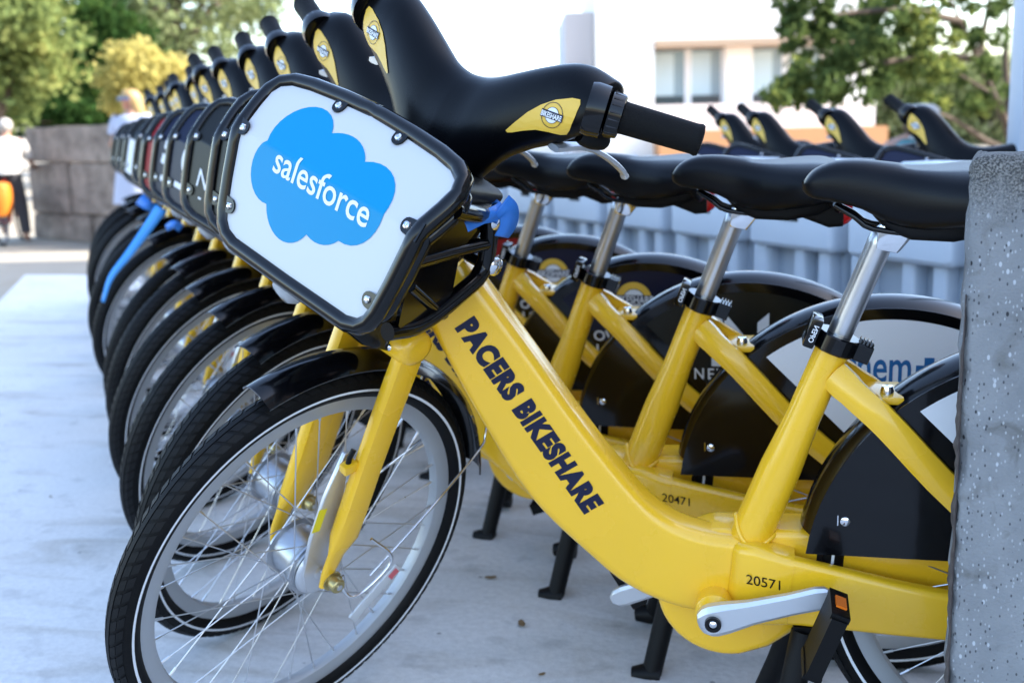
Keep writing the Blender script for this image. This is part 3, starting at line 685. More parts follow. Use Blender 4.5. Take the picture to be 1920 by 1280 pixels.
ys = np.concatenate([np.linspace(-.222, -.08, 26), np.linspace(-.075, .075, 41), np.linspace(.08, .222, 26)])
for y in [-.2285, -.2275, -.2255]+list(ys)+[.2255, .2275, .2285]:
    zc, hz, ha = hsec(y); kk = 1 if abs(y) < .2225 else {.2255: .96, .2275: .88, .2285: .7}[abs(y)]; hz *= kk; ha *= kk; ring = []
    for k in range(36):
        a = 2*PI*k/36; c, s_ = math.cos(a), math.sin(a); e = 2/2.3
        z = zc+hz*math.copysign(abs(s_)**e, s_)
        ring.append((ax(z)-.016*(abs(y)/.21)**2+ha*math.copysign(abs(c)**e, c), y, z))
    rings.append(ring)
M['handlebar_housing'] = MB().loft(rings).mesh('handlebar_housing', SAT, 50)
M['stem_column'] = MB().tube([(ax(.80), 0, .80), (ax(.93), 0, .93)], [.036, .036], 24).mesh('stem_column', SAT, 50)
DEC = [(.121, 1.004), (.130, 1.016), (.145, 1.034), (.160, 1.047), (.178, 1.058), (.200, 1.066), (.211, 1.067), (.214, 1.062), (.2125, 1.045), (.208, 1.028), (.203, 1.020), (.196, 1.018), (.18, 1.018), (.162, 1.016), (.145, 1.010), (.131, 1.004), (.124, 1.002)]
gc = [(0, x) for x in np.arange(.13, .21, .008)]+[(1, z) for z in np.arange(1.005, 1.066, .008)]
EM = (.181, 1.040)
for s, nm in ((1, 'left'), (-1, 'right')):
    M['decal_'+nm] = flat([DEC], lambda a, b, s=s: hfront(s*a, b, .0012), 'decal', DECY, gc)
    ef = lambda a, b, s=s: hfront(s*EM[0]+a, EM[1]+b, .0020)
    ef2 = lambda a, b, s=s: hfront(s*EM[0]+a, EM[1]+b, .0026); ef3 = lambda a, b, s=s: hfront(s*EM[0]+a, EM[1]+b, .0032)
    # text runs along the arm: right in the picture is +y
    M['emblem_ring_'+nm] = flat(merge2d(annulus(0, 0, .0150, .0158), annulus(0, 0, .0094, .0100)), ef, 'emblem_ring', NAVY)
    M['emblem_disc_'+nm] = flat([circle(0, 0, .0095)], ef, 'emblem_disc', PRINTW)
    M['emblem_band_'+nm] = flat([[(-.0165, -.0046), (.0165, -.0046), (.0165, .0046), (-.0165, .0046)]], ef2, 'emblem_band', NAVY)
T = text2d('BIKESHARE', 1, .8, .03); 
for s, nm in ((1, 'left'), (-1, 'right')):
    ef3 = lambda a, b, s=s: hfront(s*EM[0]+a, EM[1]+b, .0033)
    M['emblem_word_'+nm] = flat(fit2d(T, .031, .0066, -.0155, -.0033), ef3, 'emblem_word', PRINTW)
def grip_parts(s):
    A, B = Vector((L-.322, s*.212, 1.054)), (Vector((L-.405, .332, 1.029)) if s > 0 else Vector((L-.382, -.326, 1.060))); t = (B-A)
    P = lambda f: A+t*f
    col = MB().tube([P(0), P(.05), P(.16), P(.17)], [.033, .0345, .0335, .029], 32)
    col.tube([P(.175), P(.19), P(.30), P(.31)], [.024, .0285, .0275, .024], 24)
    rg = MB()
    for k in range(18):
        a = 2*PI*k/18; up = Vector((0, 0, 1)); sdx = t.normalized().cross(up).normalized(); up = sdx.cross(t.normalized())
        o = (up*math.cos(a)+sdx*math.sin(a))*.0278; rg.tube([P(.20)+o, P(.29)+o*.94], .0018, 5)
    col.add(rg.v, rg.f)
    gp = MB().tube([P(.30), P(.34), P(.6), P(.94), P(.975), P(1.0), P(1.01)], [.0212, .0204, .0200, .0194, .0206, .0190, .012], 24)
    lm = MB().tube(sm([(L-.325, s*.200, 1.012), (L-.342, s*.206, 1.005), (L-.358, s*.210, 1.000), (L-.366, s*.212, .998)], 3), [.010, .013, .014, .015, .0155, .0155, .015, .014, .012, .008], 12)
    lv = sm([(L-.296, s*.184, .996), (L-.325, s*.188, .991), (L-.350, s*.193, .984), (L-.374, s*.196, .970), (L-.400, s*.199, .950), (L-.418, s*.202, .932), (L-.424, s*.203, .922)], 4)
    rings = []
    for i, q in enumerate(lv):
        t2 = (Vector(lv[min(i+1, len(lv)-1)])-Vector(lv[max(0, i-1)])).normalized(); nn = Vector((0, 1, 0)).cross(t2).normalized(); yy = t2.cross(nn)
        f = i/(len(lv)-1); h = .0045-.001*f; b = .0105-.0055*f
        if f > .93: h *= 1.3; b *= 1.15
        rings.append([Vector(q)+nn*h*p_+yy*b*q_ for p_, q_ in ((1, .5), (.6, 1), (-.6, 1), (-1, .5), (-1, -.5), (-.6, -1), (.6, -1), (1, -.5))])
    le = MB().loft(rings)
    return col.mesh('shift_collar', BLK, 40), gp.mesh('grip', GRIP, 40), lm.mesh('lever_mount', MTB, 40), le.mesh('brake_lever', ALU, 50)
for s, nm in ((1, 'left'), (-1, 'right')): M['collar_'+nm], M['grip_'+nm], M['levermount_'+nm], M['lever_'+nm] = grip_parts(s)

# --- lettering on the frame
ex, ez = Vector((-.5405, -.8413)), Vector((-.8413, .5405))
def dtfn(off): return lambda a, b: (.8285+ex.x*a+ez.x*b, off, .6815+ex.y*a+ez.y*b)
T = text2d('PACERS BIKESHARE', 1, .62, .068, space=1.13)
M['frame_lettering'] = flat(fit2d(T, .330, .0365, 0, 0), dtfn(.0349), 'lettering', NAVY)
M['frame_lettering_right'] = flat(fit2d(T, .330, .0365, 0, 0), lambda a, b: (.8285+ex.x*(.33-a)+ez.x*b, -.0349, .6815+ex.y*(.33-a)+ez.y*b), 'lettering', NAVY)
def number_mesh(txt, dx=0):
    T = fit2d(text2d(txt, 1, .95, .004), .047, .0150, 0, 0)
    return flat(T, lambda a, b: (.418+dx-a, .0564, .320+b-.15*a), 'number', MTB)

# --- artwork
cloud = [(-0.12, 0.0089), (-0.1331, 0.0278), (-0.1322, 0.0536), (-0.1132, 0.069), (-0.0828, 0.0739), (-0.051, 0.0664), (-0.0369, 0.0574), (-0.0214, 0.0657), (0.0057, 0.0666), (0.0311, 0.0573), (0.0445, 0.0459), (0.0599, 0.0516), (0.0861, 0.0469), (0.11, 0.0315)]
def arc3(p0, p1, p2, n=8):
    (x1, y1), (x2, y2), (x3, y3) = p0, p1, p2
    D = 2*(x1*(y2-y3)+x2*(y3-y1)+x3*(y1-y2)); cx = ((x1*x1+y1*y1)*(y2-y3)+(x2*x2+y2*y2)*(y3-y1)+(x3*x3+y3*y3)*(y1-y2))/D
    cy = ((x1*x1+y1*y1)*(x3-x2)+(x2*x2+y2*y2)*(x1-x3)+(x3*x3+y3*y3)*(x2-x1))/D; r = math.hypot(x1-cx, y1-cy)
    a0, a1, a2 = [math.atan2(y-cy, x-cx) for x, y in (p0, p1, p2)]
    def un(a, ref): 
        while a > ref: a -= 2*PI
        return a
    a1 = un(a1, a0); a2 = un(a2, a1)
    return [(cx+r*math.cos(a0+(a2-a0)*k/n), cy+r*math.sin(a0+(a2-a0)*k/n)) for k in range(n)]
CL = arc3((-.121, .004), (-.1132, .069), (-.0375, .0575), 14)+arc3((-.0375, .0575), (.002, .0672), (.0445, .0459), 10)+arc3((.0445, .0459), (.1265, .018), (.0698, -.0605), 18)+\
     arc3((.0698, -.0605), (.044, -.077), (.0097, -.0771), 7)+arc3((.0097, -.0771), (-.0431, -.103), (-.0832, -.0719), 12)+arc3((-.0832, -.0719), (-.136, -.032), (-.121, .004), 12)
M['cloud_logo'] = flat([CL], panel_fn(.0006), 'cloud_logo', CLOUD, CUTS)
T = text2d('salesforce', 1, .92, .010); M['cloud_word'] = flat(fit2d(T, .200, .0365, -.091, -.0285), panel_fn(.0012), 'cloud_word', PRINTW, CUTS)
# side artworks, drawn in (x,z) with x to the rear = right of the picture
def sidefn(off): return lambda a, b: (-a, off, b)
_ad = {}
def ad_sheet(m, y=.0472):
    key = (m.name, y)
    if key not in _ad: _ad[key] = flat([ADP], side(y), 'skirt_print', m)
    return _ad[key]
def emblem2d(cx, cy, r): return cx, cy, r
ART = {}
T = text2d('Anthem', 1, 1.0, .012)
ART['anthem'] = [('lettering', flat(fit2d(T, .160, .058, -.129, .541), sidefn(.0477), 'lettering', ANTH)),
    ('cross_symbol', flat(merge2d(poly2d([(.0505, .543), (.0655, .543), (.0655, .585), (.0505, .585)]), poly2d([(.038, .556), (.0503, .556), (.0503, .572), (.038, .572)]), poly2d([(.0657, .556), (.078, .556), (.078, .572), (.0657, .572)])), sidefn(.0477), 'cross_symbol', ANTH)),
    ('cross_disc', flat(annulus(.058, .564, .0065, .0085), sidefn(.0481), 'cross_disc', PRINTW)),
    ('shield_symbol', flat(merge2d(poly2d([(.083, .585), (.121, .585), (.118, .560), (.102, .543), (.086, .560)])), sidefn(.0477), 'shield_symbol', ANTH)),
    ('shield_disc', flat(annulus(.102, .566, .0065, .0085), sidefn(.0481), 'shield_disc', PRINTW)),
    ('small_print', flat(fit2d(text2d('Blue Cross Blue Shield', 1, 1, .0), .17, None, -.099, .514), sidefn(.0477), 'small_print', mat('grey_print', (.3, .31, .33), .5)))]
def nlogo(ox, oz, s, off, fn):
    # outlined N: two uprights and a slanted band
    return merge2d(poly2d([(ox, oz), (ox+.022*s, oz), (ox+.022*s, oz+.11*s), (ox, oz+.11*s)]), poly2d([(ox+.025*s, oz+.11*s), (ox+.025*s, oz+.075*s), (ox+.085*s, oz), (ox+.085*s, oz+.036*s)]),
                   poly2d([(ox+.088*s, oz), (ox+.110*s, oz), (ox+.110*s, oz+.11*s), (ox+.088*s, oz+.09*s)]))
ART['n'] = [('logo', flat(nlogo(-.070, .500, .98, 0, None), sidefn(.0477), 'logo', PRINTW)), ('lettering', flat(fit2d(text2d('NEW', 1, 1, .01, space=1.3), .072, .022, -.103, .473), sidefn(.0477), 'lettering', PRINTW))]
def bike_emblem(cx, cz, r, fnw, fn2, fn3):
    return [('emblem_ring', flat(annulus(cx, cz, r*.62, r), fnw, 'emblem_ring', DECY)), ('emblem_disc', flat([circle(cx, cz, r*.58)], fnw, 'emblem_disc', PRINTW)),
            ('emblem_band', flat([[(cx-r*1.12, cz-.26*r), (cx+r*1.12, cz-.26*r), (cx+r*1.12, cz+.26*r), (cx-r*1.12, cz+.26*r)]], fn2, 'emblem_band', NAVY)),
            ('emblem_word', flat(fit2d(text2d('BIKESHARE', 1, .8, .02), r*2.15, r*.46, cx-r*1.075, cz-.23*r), fn3, 'emblem_word', PRINTW))]
ART['bikeshare'] = bike_emblem(-.032, .582, .040, sidefn(.0477), sidefn(.0481), sidefn(.0485))+[('lettering', flat(fit2d(text2d('OVER\n1,000', 1, .8, .02), .085, .060, -.125, .450), sidefn(.0477), 'lettering', PRINTW))]
PART = {}
PART['new'] = [('lettering', flat(fit2d(text2d('NEW', 1, 1, .006, space=1.2), .12, .036, -.140, -.088), panel_fn(.0012), 'lettering', PRINTW, CUTS)), ('small_print', flat(fit2d(text2d('- - - - -', 1, 1, .01), .09, .004, -.125, -.11), panel_fn(.0012), 'small_print', PRINTW))]
PART['block'] = [('stripe_logo', flat(merge2d(*[poly2d([(-.152, -.060+k*.040), (.13, -.060+k*.040), (.13, -.034+k*.040), (-.152, -.034+k*.040)]) for k in range(2)]), panel_fn(.0012), 'stripe_logo', PRINTW, CUTS)), ('underline', flat([[(-.14, -.105), (.14, -.105), (.14, -.09), (-.14, -.09)]], panel_fn(.0012), 'underline', PRINTW))]
PART['white_edge'] = [('white_field', flat([[(-.172, .0), (.172, .0), (.15, -.128), (-.15, -.128)]], panel_fn(.0012), 'white_field', PRINTW, CUTS))]
PART['round'] = [('round_logo', flat([circle(-.085, -.03, .05, 28)], panel_fn(.0012), 'round_logo', PRINTW, CUTS)), ('underline', flat([[(-.14, -.105), (.14, -.105), (.14, -.092), (-.14, -.092)]], panel_fn(.0012), 'underline', PRINTW))]
PART['emblem'] = bike_emblem(0, -.02, .075, panel_fn(.0010), panel_fn(.0016), panel_fn(.0022))
PART['plain'] = []
_pmats = {}
LEAN = R_(5.61)
def bike(ox, oy, yaw_, steer, spec, z=0, lean=LEAN):
    Mw = Matrix.Translation((ox, oy, z)) @ Matrix.Translation((.55, 0, 0)) @ Matrix.Rotation(yaw_, 4, 'Z') @ Matrix.Translation((-.55, 0, 0)) @ Matrix.Rotation(-lean, 4, 'X')
    root = empty('bicycle', Mw); SM = steer_m(steer); I = None
    def P(name, key, st=False, parent=None):
        me = key if not isinstance(key, str) else M[key]
        return new(name, me, parent or root, (SM if st else None) if parent is None else None)
    dt = P('down_tube', 'down_tube'); P('lettering', 'frame_lettering', parent=dt); P('lettering', 'frame_lettering_right', parent=dt)
    yk = P('frame_yoke', 'frame_yoke')
    if spec.get('num'): P('number', number_mesh(spec['num'], spec.get('numx', 0)), parent=yk)
    P('chain_stay', 'chain_stay_left'); P('chain_stay', 'chain_stay_right'); P('weld_bead', 'weld_bead', parent=P('seat_tube', 'seat_tube')); P('head_tube', 'head_tube')
    P('seat_stay', 'seat_stay_left'); P('seat_stay', 'seat_stay_right'); br = P('stay_bridge', 'stay_bridge'); P('bolt', 'bridge_bolt', parent=br)
    P('chain_case', 'chain_case'); P('bottom_bracket', 'bottom_bracket')
    cm = Matrix.Translation((.462, 0, .275)) @ Matrix.Rotation(R_(spec.get('crank', 0)), 4, 'Y') @ Matrix.Translation((-.462, 0, -.275))
    c = P('crank_arm', 'crank_left'); c.matrix_basis = cm; P('crank_bolt', 'crank_bolt', parent=c); P('bolt_core', 'crank_bolt_core', parent=c)
    c = P('crank_arm', 'crank_right'); c.matrix_basis = cm
    for sd_ in ('left', 'right'):
        c = P('pedal', 'pedal_'+sd_); c.matrix_basis = cm; P('reflector', 'pedal_'+sd_+'_reflector', parent=c); P('reflector', 'pedal_'+sd_+'_reflector2', parent=c)
    P('kickstand', 'kickstand'); P('seat_post', 'seat_post'); P('saddle_clamp', 'saddle_clamp')
    c = P('seat_clamp', 'seat_clamp'); lv_ = P('clamp_lever', 'clamp_lever', parent=c); P('clamp_nut', 'clamp_nut', parent=c); P('lettering', 'lever_word', parent=c)
    s_ = P('saddle', 'saddle'); P('saddle_rail', 'saddle_rail', parent=s_); P('saddle_base', 'saddle_base', parent=s_); t_ = P('tail_light', 'tail_light'); P('tail_lens', 'tail_lens', parent=t_)
    for sfx, st, nm in (('f', True, 'front_wheel'), ('r', False, 'rear_wheel')):
        t = P(nm, 'tyre_'+sfx, st); t.name = nm
        P('reflective_stripe', 'stripe_'+sfx, parent=t); P('rim', 'rim_'+sfx, parent=t); P('tread', 'tread_'+sfx, parent=t)['kind'] = 'stuff'; P('spokes', 'spokes_'+sfx, parent=t); P('hub', 'hub_'+sfx, parent=t)
        if st:
            rf = P('spoke_reflector', 'spoke_reflector', parent=t)
            rf.matrix_basis = Matrix.Translation((L-.124, .004, RW-.159)) @ Matrix.Rotation(R_(-61), 4, 'Y'); P('reflector_tip', 'reflector_tip', parent=rf)
            P('axle', 'axle', parent=t)
    bp = P('brake_plate', 'brake_plate', True); P('sticker', 'brake_sticker', parent=bp); P('axle_nut', 'axle_nut', True); P('wire_loop', 'wire_loop', True)
    c = P('fork_leg', 'fork_left', True); P('cable_stop', 'cable_stop', parent=c); P('cable_end', 'cable_end', parent=c); P('fork_leg', 'fork_right', True); P('fork_crown', 'fork_crown', True)
    c = P('front_mudguard', 'front_mudguard', True); P('mudguard_stay', 'guard_stay_left', parent=c); P('mudguard_stay', 'guard_stay_right', parent=c)
    P('rear_mudguard', 'rear_mudguard')
    sk = P('skirt_panel', 'skirt_left'); P('skirt_screw', 'skirt_screw', parent=sk)
    P('skirt_print', ad_sheet(spec['skirt']), parent=sk)
    for nm, me in ART.get(spec.get('art'), []): P(nm, me, parent=sk)
    P('skirt_panel', 'skirt_right')
    key = spec['panel'].name
    if key not in _pmats: _pmats[key] = panel_mesh(spec['panel'])
    pn = P('basket_panel', _pmats[key], True)
    for nm, me in PART.get(spec.get('print'), []): P(nm, me, parent=pn)
    if spec.get('print') == 'cloud': P('cloud_logo', 'cloud_logo', parent=pn); P('lettering', 'cloud_word', parent=pn)
    for tb_, hd_ in SCREWS: P('screw_tab', tb_, parent=pn); P('screw', hd_, parent=pn)
    rm_ = P('basket_rim', 'basket_rim', True); P('basket_rear_rim', 'basket_rear_rim', True); c = P('basket_side_frame', 'basket_side_frame', True); [P('frame_cap', q, parent=c) for q in CAPS]
    P('basket_shell', 'basket_shell', True); c = P('basket_mount', 'basket_mount', True); P('mount_bolt', 'mount_bolt', parent=c)
    c = P('headlight', 'headlight', True); P('headlight_lens', 'headlight_lens', parent=c)
    hb = P('handlebar_housing', 'handlebar_housing', True); P('stem_column', 'stem_column', True)
    for nm in ('left', 'right'):
        for q in ('decal', 'emblem_ring', 'emblem_disc', 'emblem_band', 'emblem_word'): P(q, q+'_'+nm, parent=hb)
        P('shift_collar', 'collar_'+nm, True); P('grip', 'grip_'+nm, True); P('lever_mount', 'levermount_'+nm, True); P('brake_lever', 'lever_'+nm, True)
    return root

ORD = ['first', 'second', 'third', 'fourth', 'fifth', 'sixth', 'seventh', 'eighth', 'ninth', 'tenth', 'eleventh', 'twelfth']
SPEC = [dict(panel=WHT, print='cloud', skirt=WHS, num='20571', label='nearest yellow share bicycle, blue cloud logo on its white basket panel, numbered 20571'),
        dict(panel=DGRN, print='plain', skirt=WHS, art='anthem', num='20471', numx=-.050, crank=92, label='second yellow bicycle from the front, white rear wheel cover with blue lettering, numbered 20471'),
        dict(panel=DGRN, print='new', skirt=DGRN, art='n', label='third yellow bicycle, white N logo on its black rear wheel cover'),
        dict(panel=NVP, print='round', skirt=NVP, art='bikeshare', label='fourth yellow bicycle, round bikeshare emblem on navy rear wheel cover nearest the camera'),
        dict(panel=NVP, print='block', skirt=NVP, art='bikeshare', label='fifth yellow bicycle, navy basket panel with white block letters beside the red one'),
        dict(panel=REDP, print='round', skirt=REDP, label='sixth yellow bicycle in the row, the one with a red basket panel'),
        dict(panel=DGRN, print='plain', skirt=DGRN, label='seventh yellow bicycle, black basket panel just beyond the red one'),
        dict(panel=DGRN, print='white_edge', skirt=DGRN, label='eighth yellow bicycle, black basket panel with a white field'),
        dict(panel=WHT, print='plain', skirt=NVP, label='ninth yellow bicycle from the front with a plain white basket panel'),
        dict(panel=DGRN, print='plain', skirt=NVP, label='tenth yellow bicycle from the front, third from the far end of the row'),
        dict(panel=DGRN, print='plain', skirt=NVP, label='eleventh yellow bicycle from the front, next to last in the row'),
        dict(panel=DGRN, print='plain', skirt=NVP, label='farthest yellow bicycle at the far end of the receding row')]
POSE = [(0, 0, 0, 59.03), (.199, -.355, -.72, 67.3), (.423, -.682, -3.6, 68.4), (.644, -1.007, -4.2, 67.9), (.915, -1.440, -1.4, 69), (1.115, -1.735, -1.1, 72)]
for k in range(6, 12): POSE.append((1.115+.30*(k-5)+.02*math.sin(k*2.1), -1.735-.47*(k-5), -1.5+.8*math.sin(k*1.7), 66+2.5*math.sin(k*2.7)))
for k, (ox, oy, yw, st) in enumerate(POSE):
    if k > 1: SPEC[k]['crank'] = (0, 92, 80, 104, 35, -100, 80, 20, -30, 160, 60, -80)[k]
    b = bike(ox, oy, R_(yw), R_(st), SPEC[k]); tag(b, SPEC[k]['label'], 'bicycle', 'yellow share bicycles parked in the near row')
# bicycles on the far side of the docking units, on the lower road

DV, RV, UV = d, rr, uu
def at(px, py, dep): return CP+dep*(DV+RV*((px-960)/2193.74)-UV*((py-640)/2193.74))
def gat(px, dep, z=ROADZ):
    """ground point under picture column px at a given distance"""
    q = at(px, 250, dep); return Vector((q.x, q.y, z))
e0 = Matrix.Rotation(-R_(3), 4, 'X') @ steer_m(R_(64)) @ hfront(-EM[0], EM[1])
FAR = [(1717, 234, 3.75, 'far-side bicycle nearest the grey post, its bar in front of a person'), (1560, 232, 4.25, 'second far-side bicycle from the grey post, bars above the saddles'),
       (1421, 240, 4.75, 'far-side bicycle with a round emblem on its navy basket panel'), (1360, 246, 5.15, 'leftmost far-side bicycle, only its bars and basket showing')]
for i, (px, py, dep, lab) in enumerate(FAR):
    t = at(px, py, dep)-e0
    b = bike(t.x, t.y, 0, R_(64), dict(panel=NVP, print='emblem', skirt=NVP), z=ROADZ, lean=R_(3)); tag(b, lab, 'bicycle', 'share bicycles docked on the far side')

# ------------------------------------------------------------ docking units
E1 = Vector((.62, -.80, 0)).normalized(); N1 = Vector((E1.y*-1, E1.x, 0)); N1 = N1 if N1.dot(CP-Vector((.3, -1.9, 0))) > 0 else -N1
def dock_meshes():
    # local: x along the row, y towards the near bicycles, z up
    def box_r(x0, x1, y0, y1, z0, z1, bv, m, seg=4): return MB().box(x0, x1, y0, y1, z0, z1).mesh('m', m, 40, bv, seg)
    pr = [(-.15, .60), (.165, .595), (.175, .61), (.175, .72), (.155, .785), (.10, .823), (.02, .835), (-.08, .825), (-.14, .79), (-.15, .74)]
    hd = MB(); n = len(pr)
    hd.add([(-.180, y, z) for y, z in pr]+[(.180, y, z) for y, z in pr], [tuple(range(n)), tuple(range(n, 2*n))[::-1]]+[(i, i+n, (i+1) % n+n, (i+1) % n) for i in range(n)])
    D = dict(head=hd.mesh('head', DOCK, 40, .030, 4), body=box_r(-.165, .165, -.13, .105, 0, .605, .02, DOCD), lid=MB().box(-.10, .10, -.05, .07, .832, .842).mesh('lid', DOCK, 40, .004),
             base=box_r(-.20, .20, -.17, .16, .0, .035, .008, DOCD, 2), slot=MB().box(-.045, .035, .165, .1775, .675, .702).mesh('slot', MTB, 30, .003), arch=box_r(.125, .196, .08, .15, .30, .60, .02, DOCK))
    for k, x in enumerate((-.125, -.02)): D['rib%d' % k] = MB().prism([(x-.026, 0.03), (x+.026, .03), (x+.022, .6), (x-.022, .6)], .10, .150).mesh('rib', DOCK, 40, .01, 3)
    return D
DM = dock_meshes(); dc = Vector((.29, -1.94, 0))
DORD = ['first', 'second', 'third', 'fourth', 'fifth', 'sixth', 'seventh', 'eighth', 'ninth', 'tenth']
for i in range(10):
    c = dc-E1*.98+E1*.425*i
    o = empty('docking_unit', Matrix(((E1.x, N1.x, 0, c.x), (E1.y, N1.y, 0, c.y), (0, 0, 1, 0), (0, 0, 0, 1))))
    for k, me in DM.items(): new(''.join(x for x in k if not x.isdigit()), me, o)
    tag(o, DORD[i]+' grey plastic docking unit counted from the concrete barrier, behind the saddles', 'docking unit', 'grey docking units behind the bicycles')

# ------------------------------------------------------------ concrete barrier at the right edge
pd = (DV+RV*.40); pd.z = 0; pd.normalize(); pr_ = Vector((-pd.y, pd.x, 0)); pr_ = pr_ if pr_.dot(RV) > 0 else -pr_
A = at(1817, 293, 1.34); A.z = 0; HB = at(1817, 293, 1.34).z
def barrier():
    bm = bmesh.new(); bmesh.ops.create_cube(bm, size=1)
    for v in bm.verts: v.co = Vector(((v.co.x+.5)*.62, (v.co.y+.5)*.22, (v.co.z+.5)*HB))
    es = [e for e in bm.edges if all(q.co.z > HB-.001 for q in e.verts) or (abs(e.verts[0].co.x-e.verts[1].co.x) < 1e-6 and abs(e.verts[0].co.y-e.verts[1].co.y) < 1e-6)]
    bmesh.ops.bevel(bm, geom=es, offset=.016, segments=4, profile=.5, affect='EDGES')
    for i in range(60): bmesh.ops.bisect_plane(bm, geom=bm.verts[:]+bm.edges[:]+bm.faces[:], plane_co=(0, 0, HB*(i+.5)/60), plane_no=(0, 0, 1))
    for i in range(24): bmesh.ops.bisect_plane(bm, geom=bm.verts[:]+bm.edges[:]+bm.faces[:], plane_co=(.008*(i+.5), 0, 0), plane_no=(1, 0, 0))
    from mathutils import noise
    for v in bm.verts:
        q = v.co.copy(); k = .0022+(.004 if q.x < .012 else 0)+(.0015 if q.z > HB-.03 else 0)
        v.co += noise.noise_vector(q*38)*k+noise.noise_vector(q*120)*k*.4
    me = bpy.data.meshes.new('barrier'); bm.to_mesh(me); bm.free(); me.materials.append(PILM)
    for p in me.polygons: p.use_smooth = True
    return me
MBAR = Matrix(((pr_.x, pd.x, 0, A.x), (pr_.y, pd.y, 0, A.y), (0, 0, 1, 0), (0, 0, 0, 1)))
bar = new('concrete_barrier', barrier(), None, MBAR); tag(bar, 'rough speckled grey concrete barrier end at the right edge hiding the rear wheel', 'barrier')
from mathutils import noise
fm = MB(); rings = []
for i in range(200):
    z = .012+i*.0037; q = noise.noise(Vector((z*26, 2, 0)))+.6*noise.noise(Vector((z*70, 5, 0))); w0 = .0035+.0055*max(-.6, q)+.003*max(0, noise.noise(Vector((z*9, 7, 1)))); w0 = max(.0012, w0)*min(1, (i+1)/6, (200-i)/40)
    rings.append([(.003-w0, .014+.004*noise.noise(Vector((z*60, 1, 3))), z), (.003-w0*.75, .002-w0*.25*noise.noise(Vector((z*90, 0, 3))), z), (.004-w0*.3, -.002-w0*.3, z), (.004, .002, z), (.006, .03, z), (.003-w0*.8, .03, z)])
new('joint_filler', fm.loft(rings).mesh('joint_filler', CAULK, 50), bar)
# dry leaves on the paving
DLF = mat('dry_leaf', (.16, .10, .045), .8)
def gpt(px, py):
    w_ = DV+RV*((px-960)/2193.74)-UV*((py-640)/2193.74); return CP+w_*(-CP.z/w_.z)
for i, (px, py, a, sz, lab) in enumerate(((920, 1085, .3, .013, 'small brown dry leaf on the paving left of the kickstands'), (978, 1172, 1.9, .015, 'curled tan dry leaf on the paving below the down tube'), (1016, 1266, .8, .007, 'tiny dark leaf scrap on the paving at the bottom edge'), (95, 932, 2.2, .006, 'dark crumb on the bare paving at the left'))):
    q = gpt(px, py); P = [(x*sz, y*sz*.45, .003+abs(x)*sz*.22+abs(y)*sz*.1) for x, y in [(math.cos(t)*(1+.12*math.sin(5*t)), math.sin(t)) for t in [2*PI*k/14 for k in range(14)]]]
    mbl = MB().add(P+[(x, y, z-.0015) for x, y, z in P], [tuple(range(14)), tuple(range(27, 13, -1))]+[(k, (k+1) % 14, (k+1) % 14+14, k+14) for k in range(14)])
    tag(new('dry_leaf', mbl.mesh('dry_leaf', DLF, 0), None, Matrix.Translation(q) @ Matrix.Rotation(a, 4, 'Z')), lab, 'leaf')

# ------------------------------------------------------------ post at the top right
pp_ = gat(1930, 3.6, ROADZ)
po = new('steel_post', MB().box(-.05, .05, -.05, .05, 0, 3.2).mesh('steel_post', mat('post_paint', (.42, .47, .55), .45, noise=.05, nscale=5), 40, .008), None, Matrix.Translation(pp_) @ Matrix.Rotation(.2, 4, 'Z'))
tag(po, 'pale blue-grey square steel post at the upper right edge behind the barrier', 'post')

# ------------------------------------------------------------ ribbons
def ribbon(pts, w, nrm, name, m):
    mb = MB(); P = sm(pts, 6); n = len(P); W = w if isinstance(w, (list, tuple)) else [w, w]
    vs = []
    for i, q in enumerate(P):
        q = Vector(q); t = (Vector(P[min(i+1, n-1)])-Vector(P[max(0, i-1)])).normalized(); sd_ = t.cross(Vector(nrm)).normalized(); ww = W[0]+(W[1]-W[0])*i/(n-1)
        vs += [q+sd_*ww/2, q-sd_*ww/2]
    mb.add(vs, [(2*i, 2*i+1, 2*i+3, 2*i+2) for i in range(n-1)])
    me = mb.mesh(name, m, 60); bm = bmesh.new(); bm.from_mesh(me); bmesh.ops.solidify(bm, geom=bm.faces[:], thickness=.0012); bm.to_mesh(me); bm.free(); return me
B0 = Matrix.Rotation(-LEAN, 4, 'X') @ steer_m(R_(59.03))
bmid = Vector((L-.232, .131, .902))
mb1 = ribbon([bmid+Vector(q) for q in ((.062, .030, .014), (.040, .030, .016), (.016, .027, .014), (-.004, .020, .010), (-.018, .008, .004), (-.024, -.008, 0), (-.014, -.016, -.004), (.006, -.006, -.004), (.012, .012, .002), (.002, .023, .008), (-.012, .020, .014))], .017, (.1, 1, .5), 'blue_ribbon', RIBB)
rb = new('blue_ribbon', mb1, None, B0); tag(rb, 'shiny blue ribbon knotted round the basket frame of the nearest bicycle', 'ribbon')
tb = ribbon([bmid+Vector(q) for q in ((-.002, .026, .020), (-.012, .031, .008), (-.014, .030, -.012), (-.008, .024, -.030))], [.034, .024], (.2, 1, 0), 'ribbon_tail', RIBB); new('ribbon_tail', tb, rb)
def bike_pt(k, q):
    ox, oy, yw, st = POSE[k]
    return Matrix.Translation((ox, oy, 0)) @ Matrix.Translation((.55, 0, 0)) @ Matrix.Rotation(R_(yw), 4, 'Z') @ Matrix.Translation((-.55, 0, 0)) @ Matrix.Rotation(-LEAN, 4, 'X') @ steer_m(R_(st)) @ Vector(q)
D7 = (bike_pt(7, (L+.03, -.05, .80))-CP).dot(DV); 
D6 = (bike_pt(6, (L+.34, 0, .45))-CP).dot(DV)
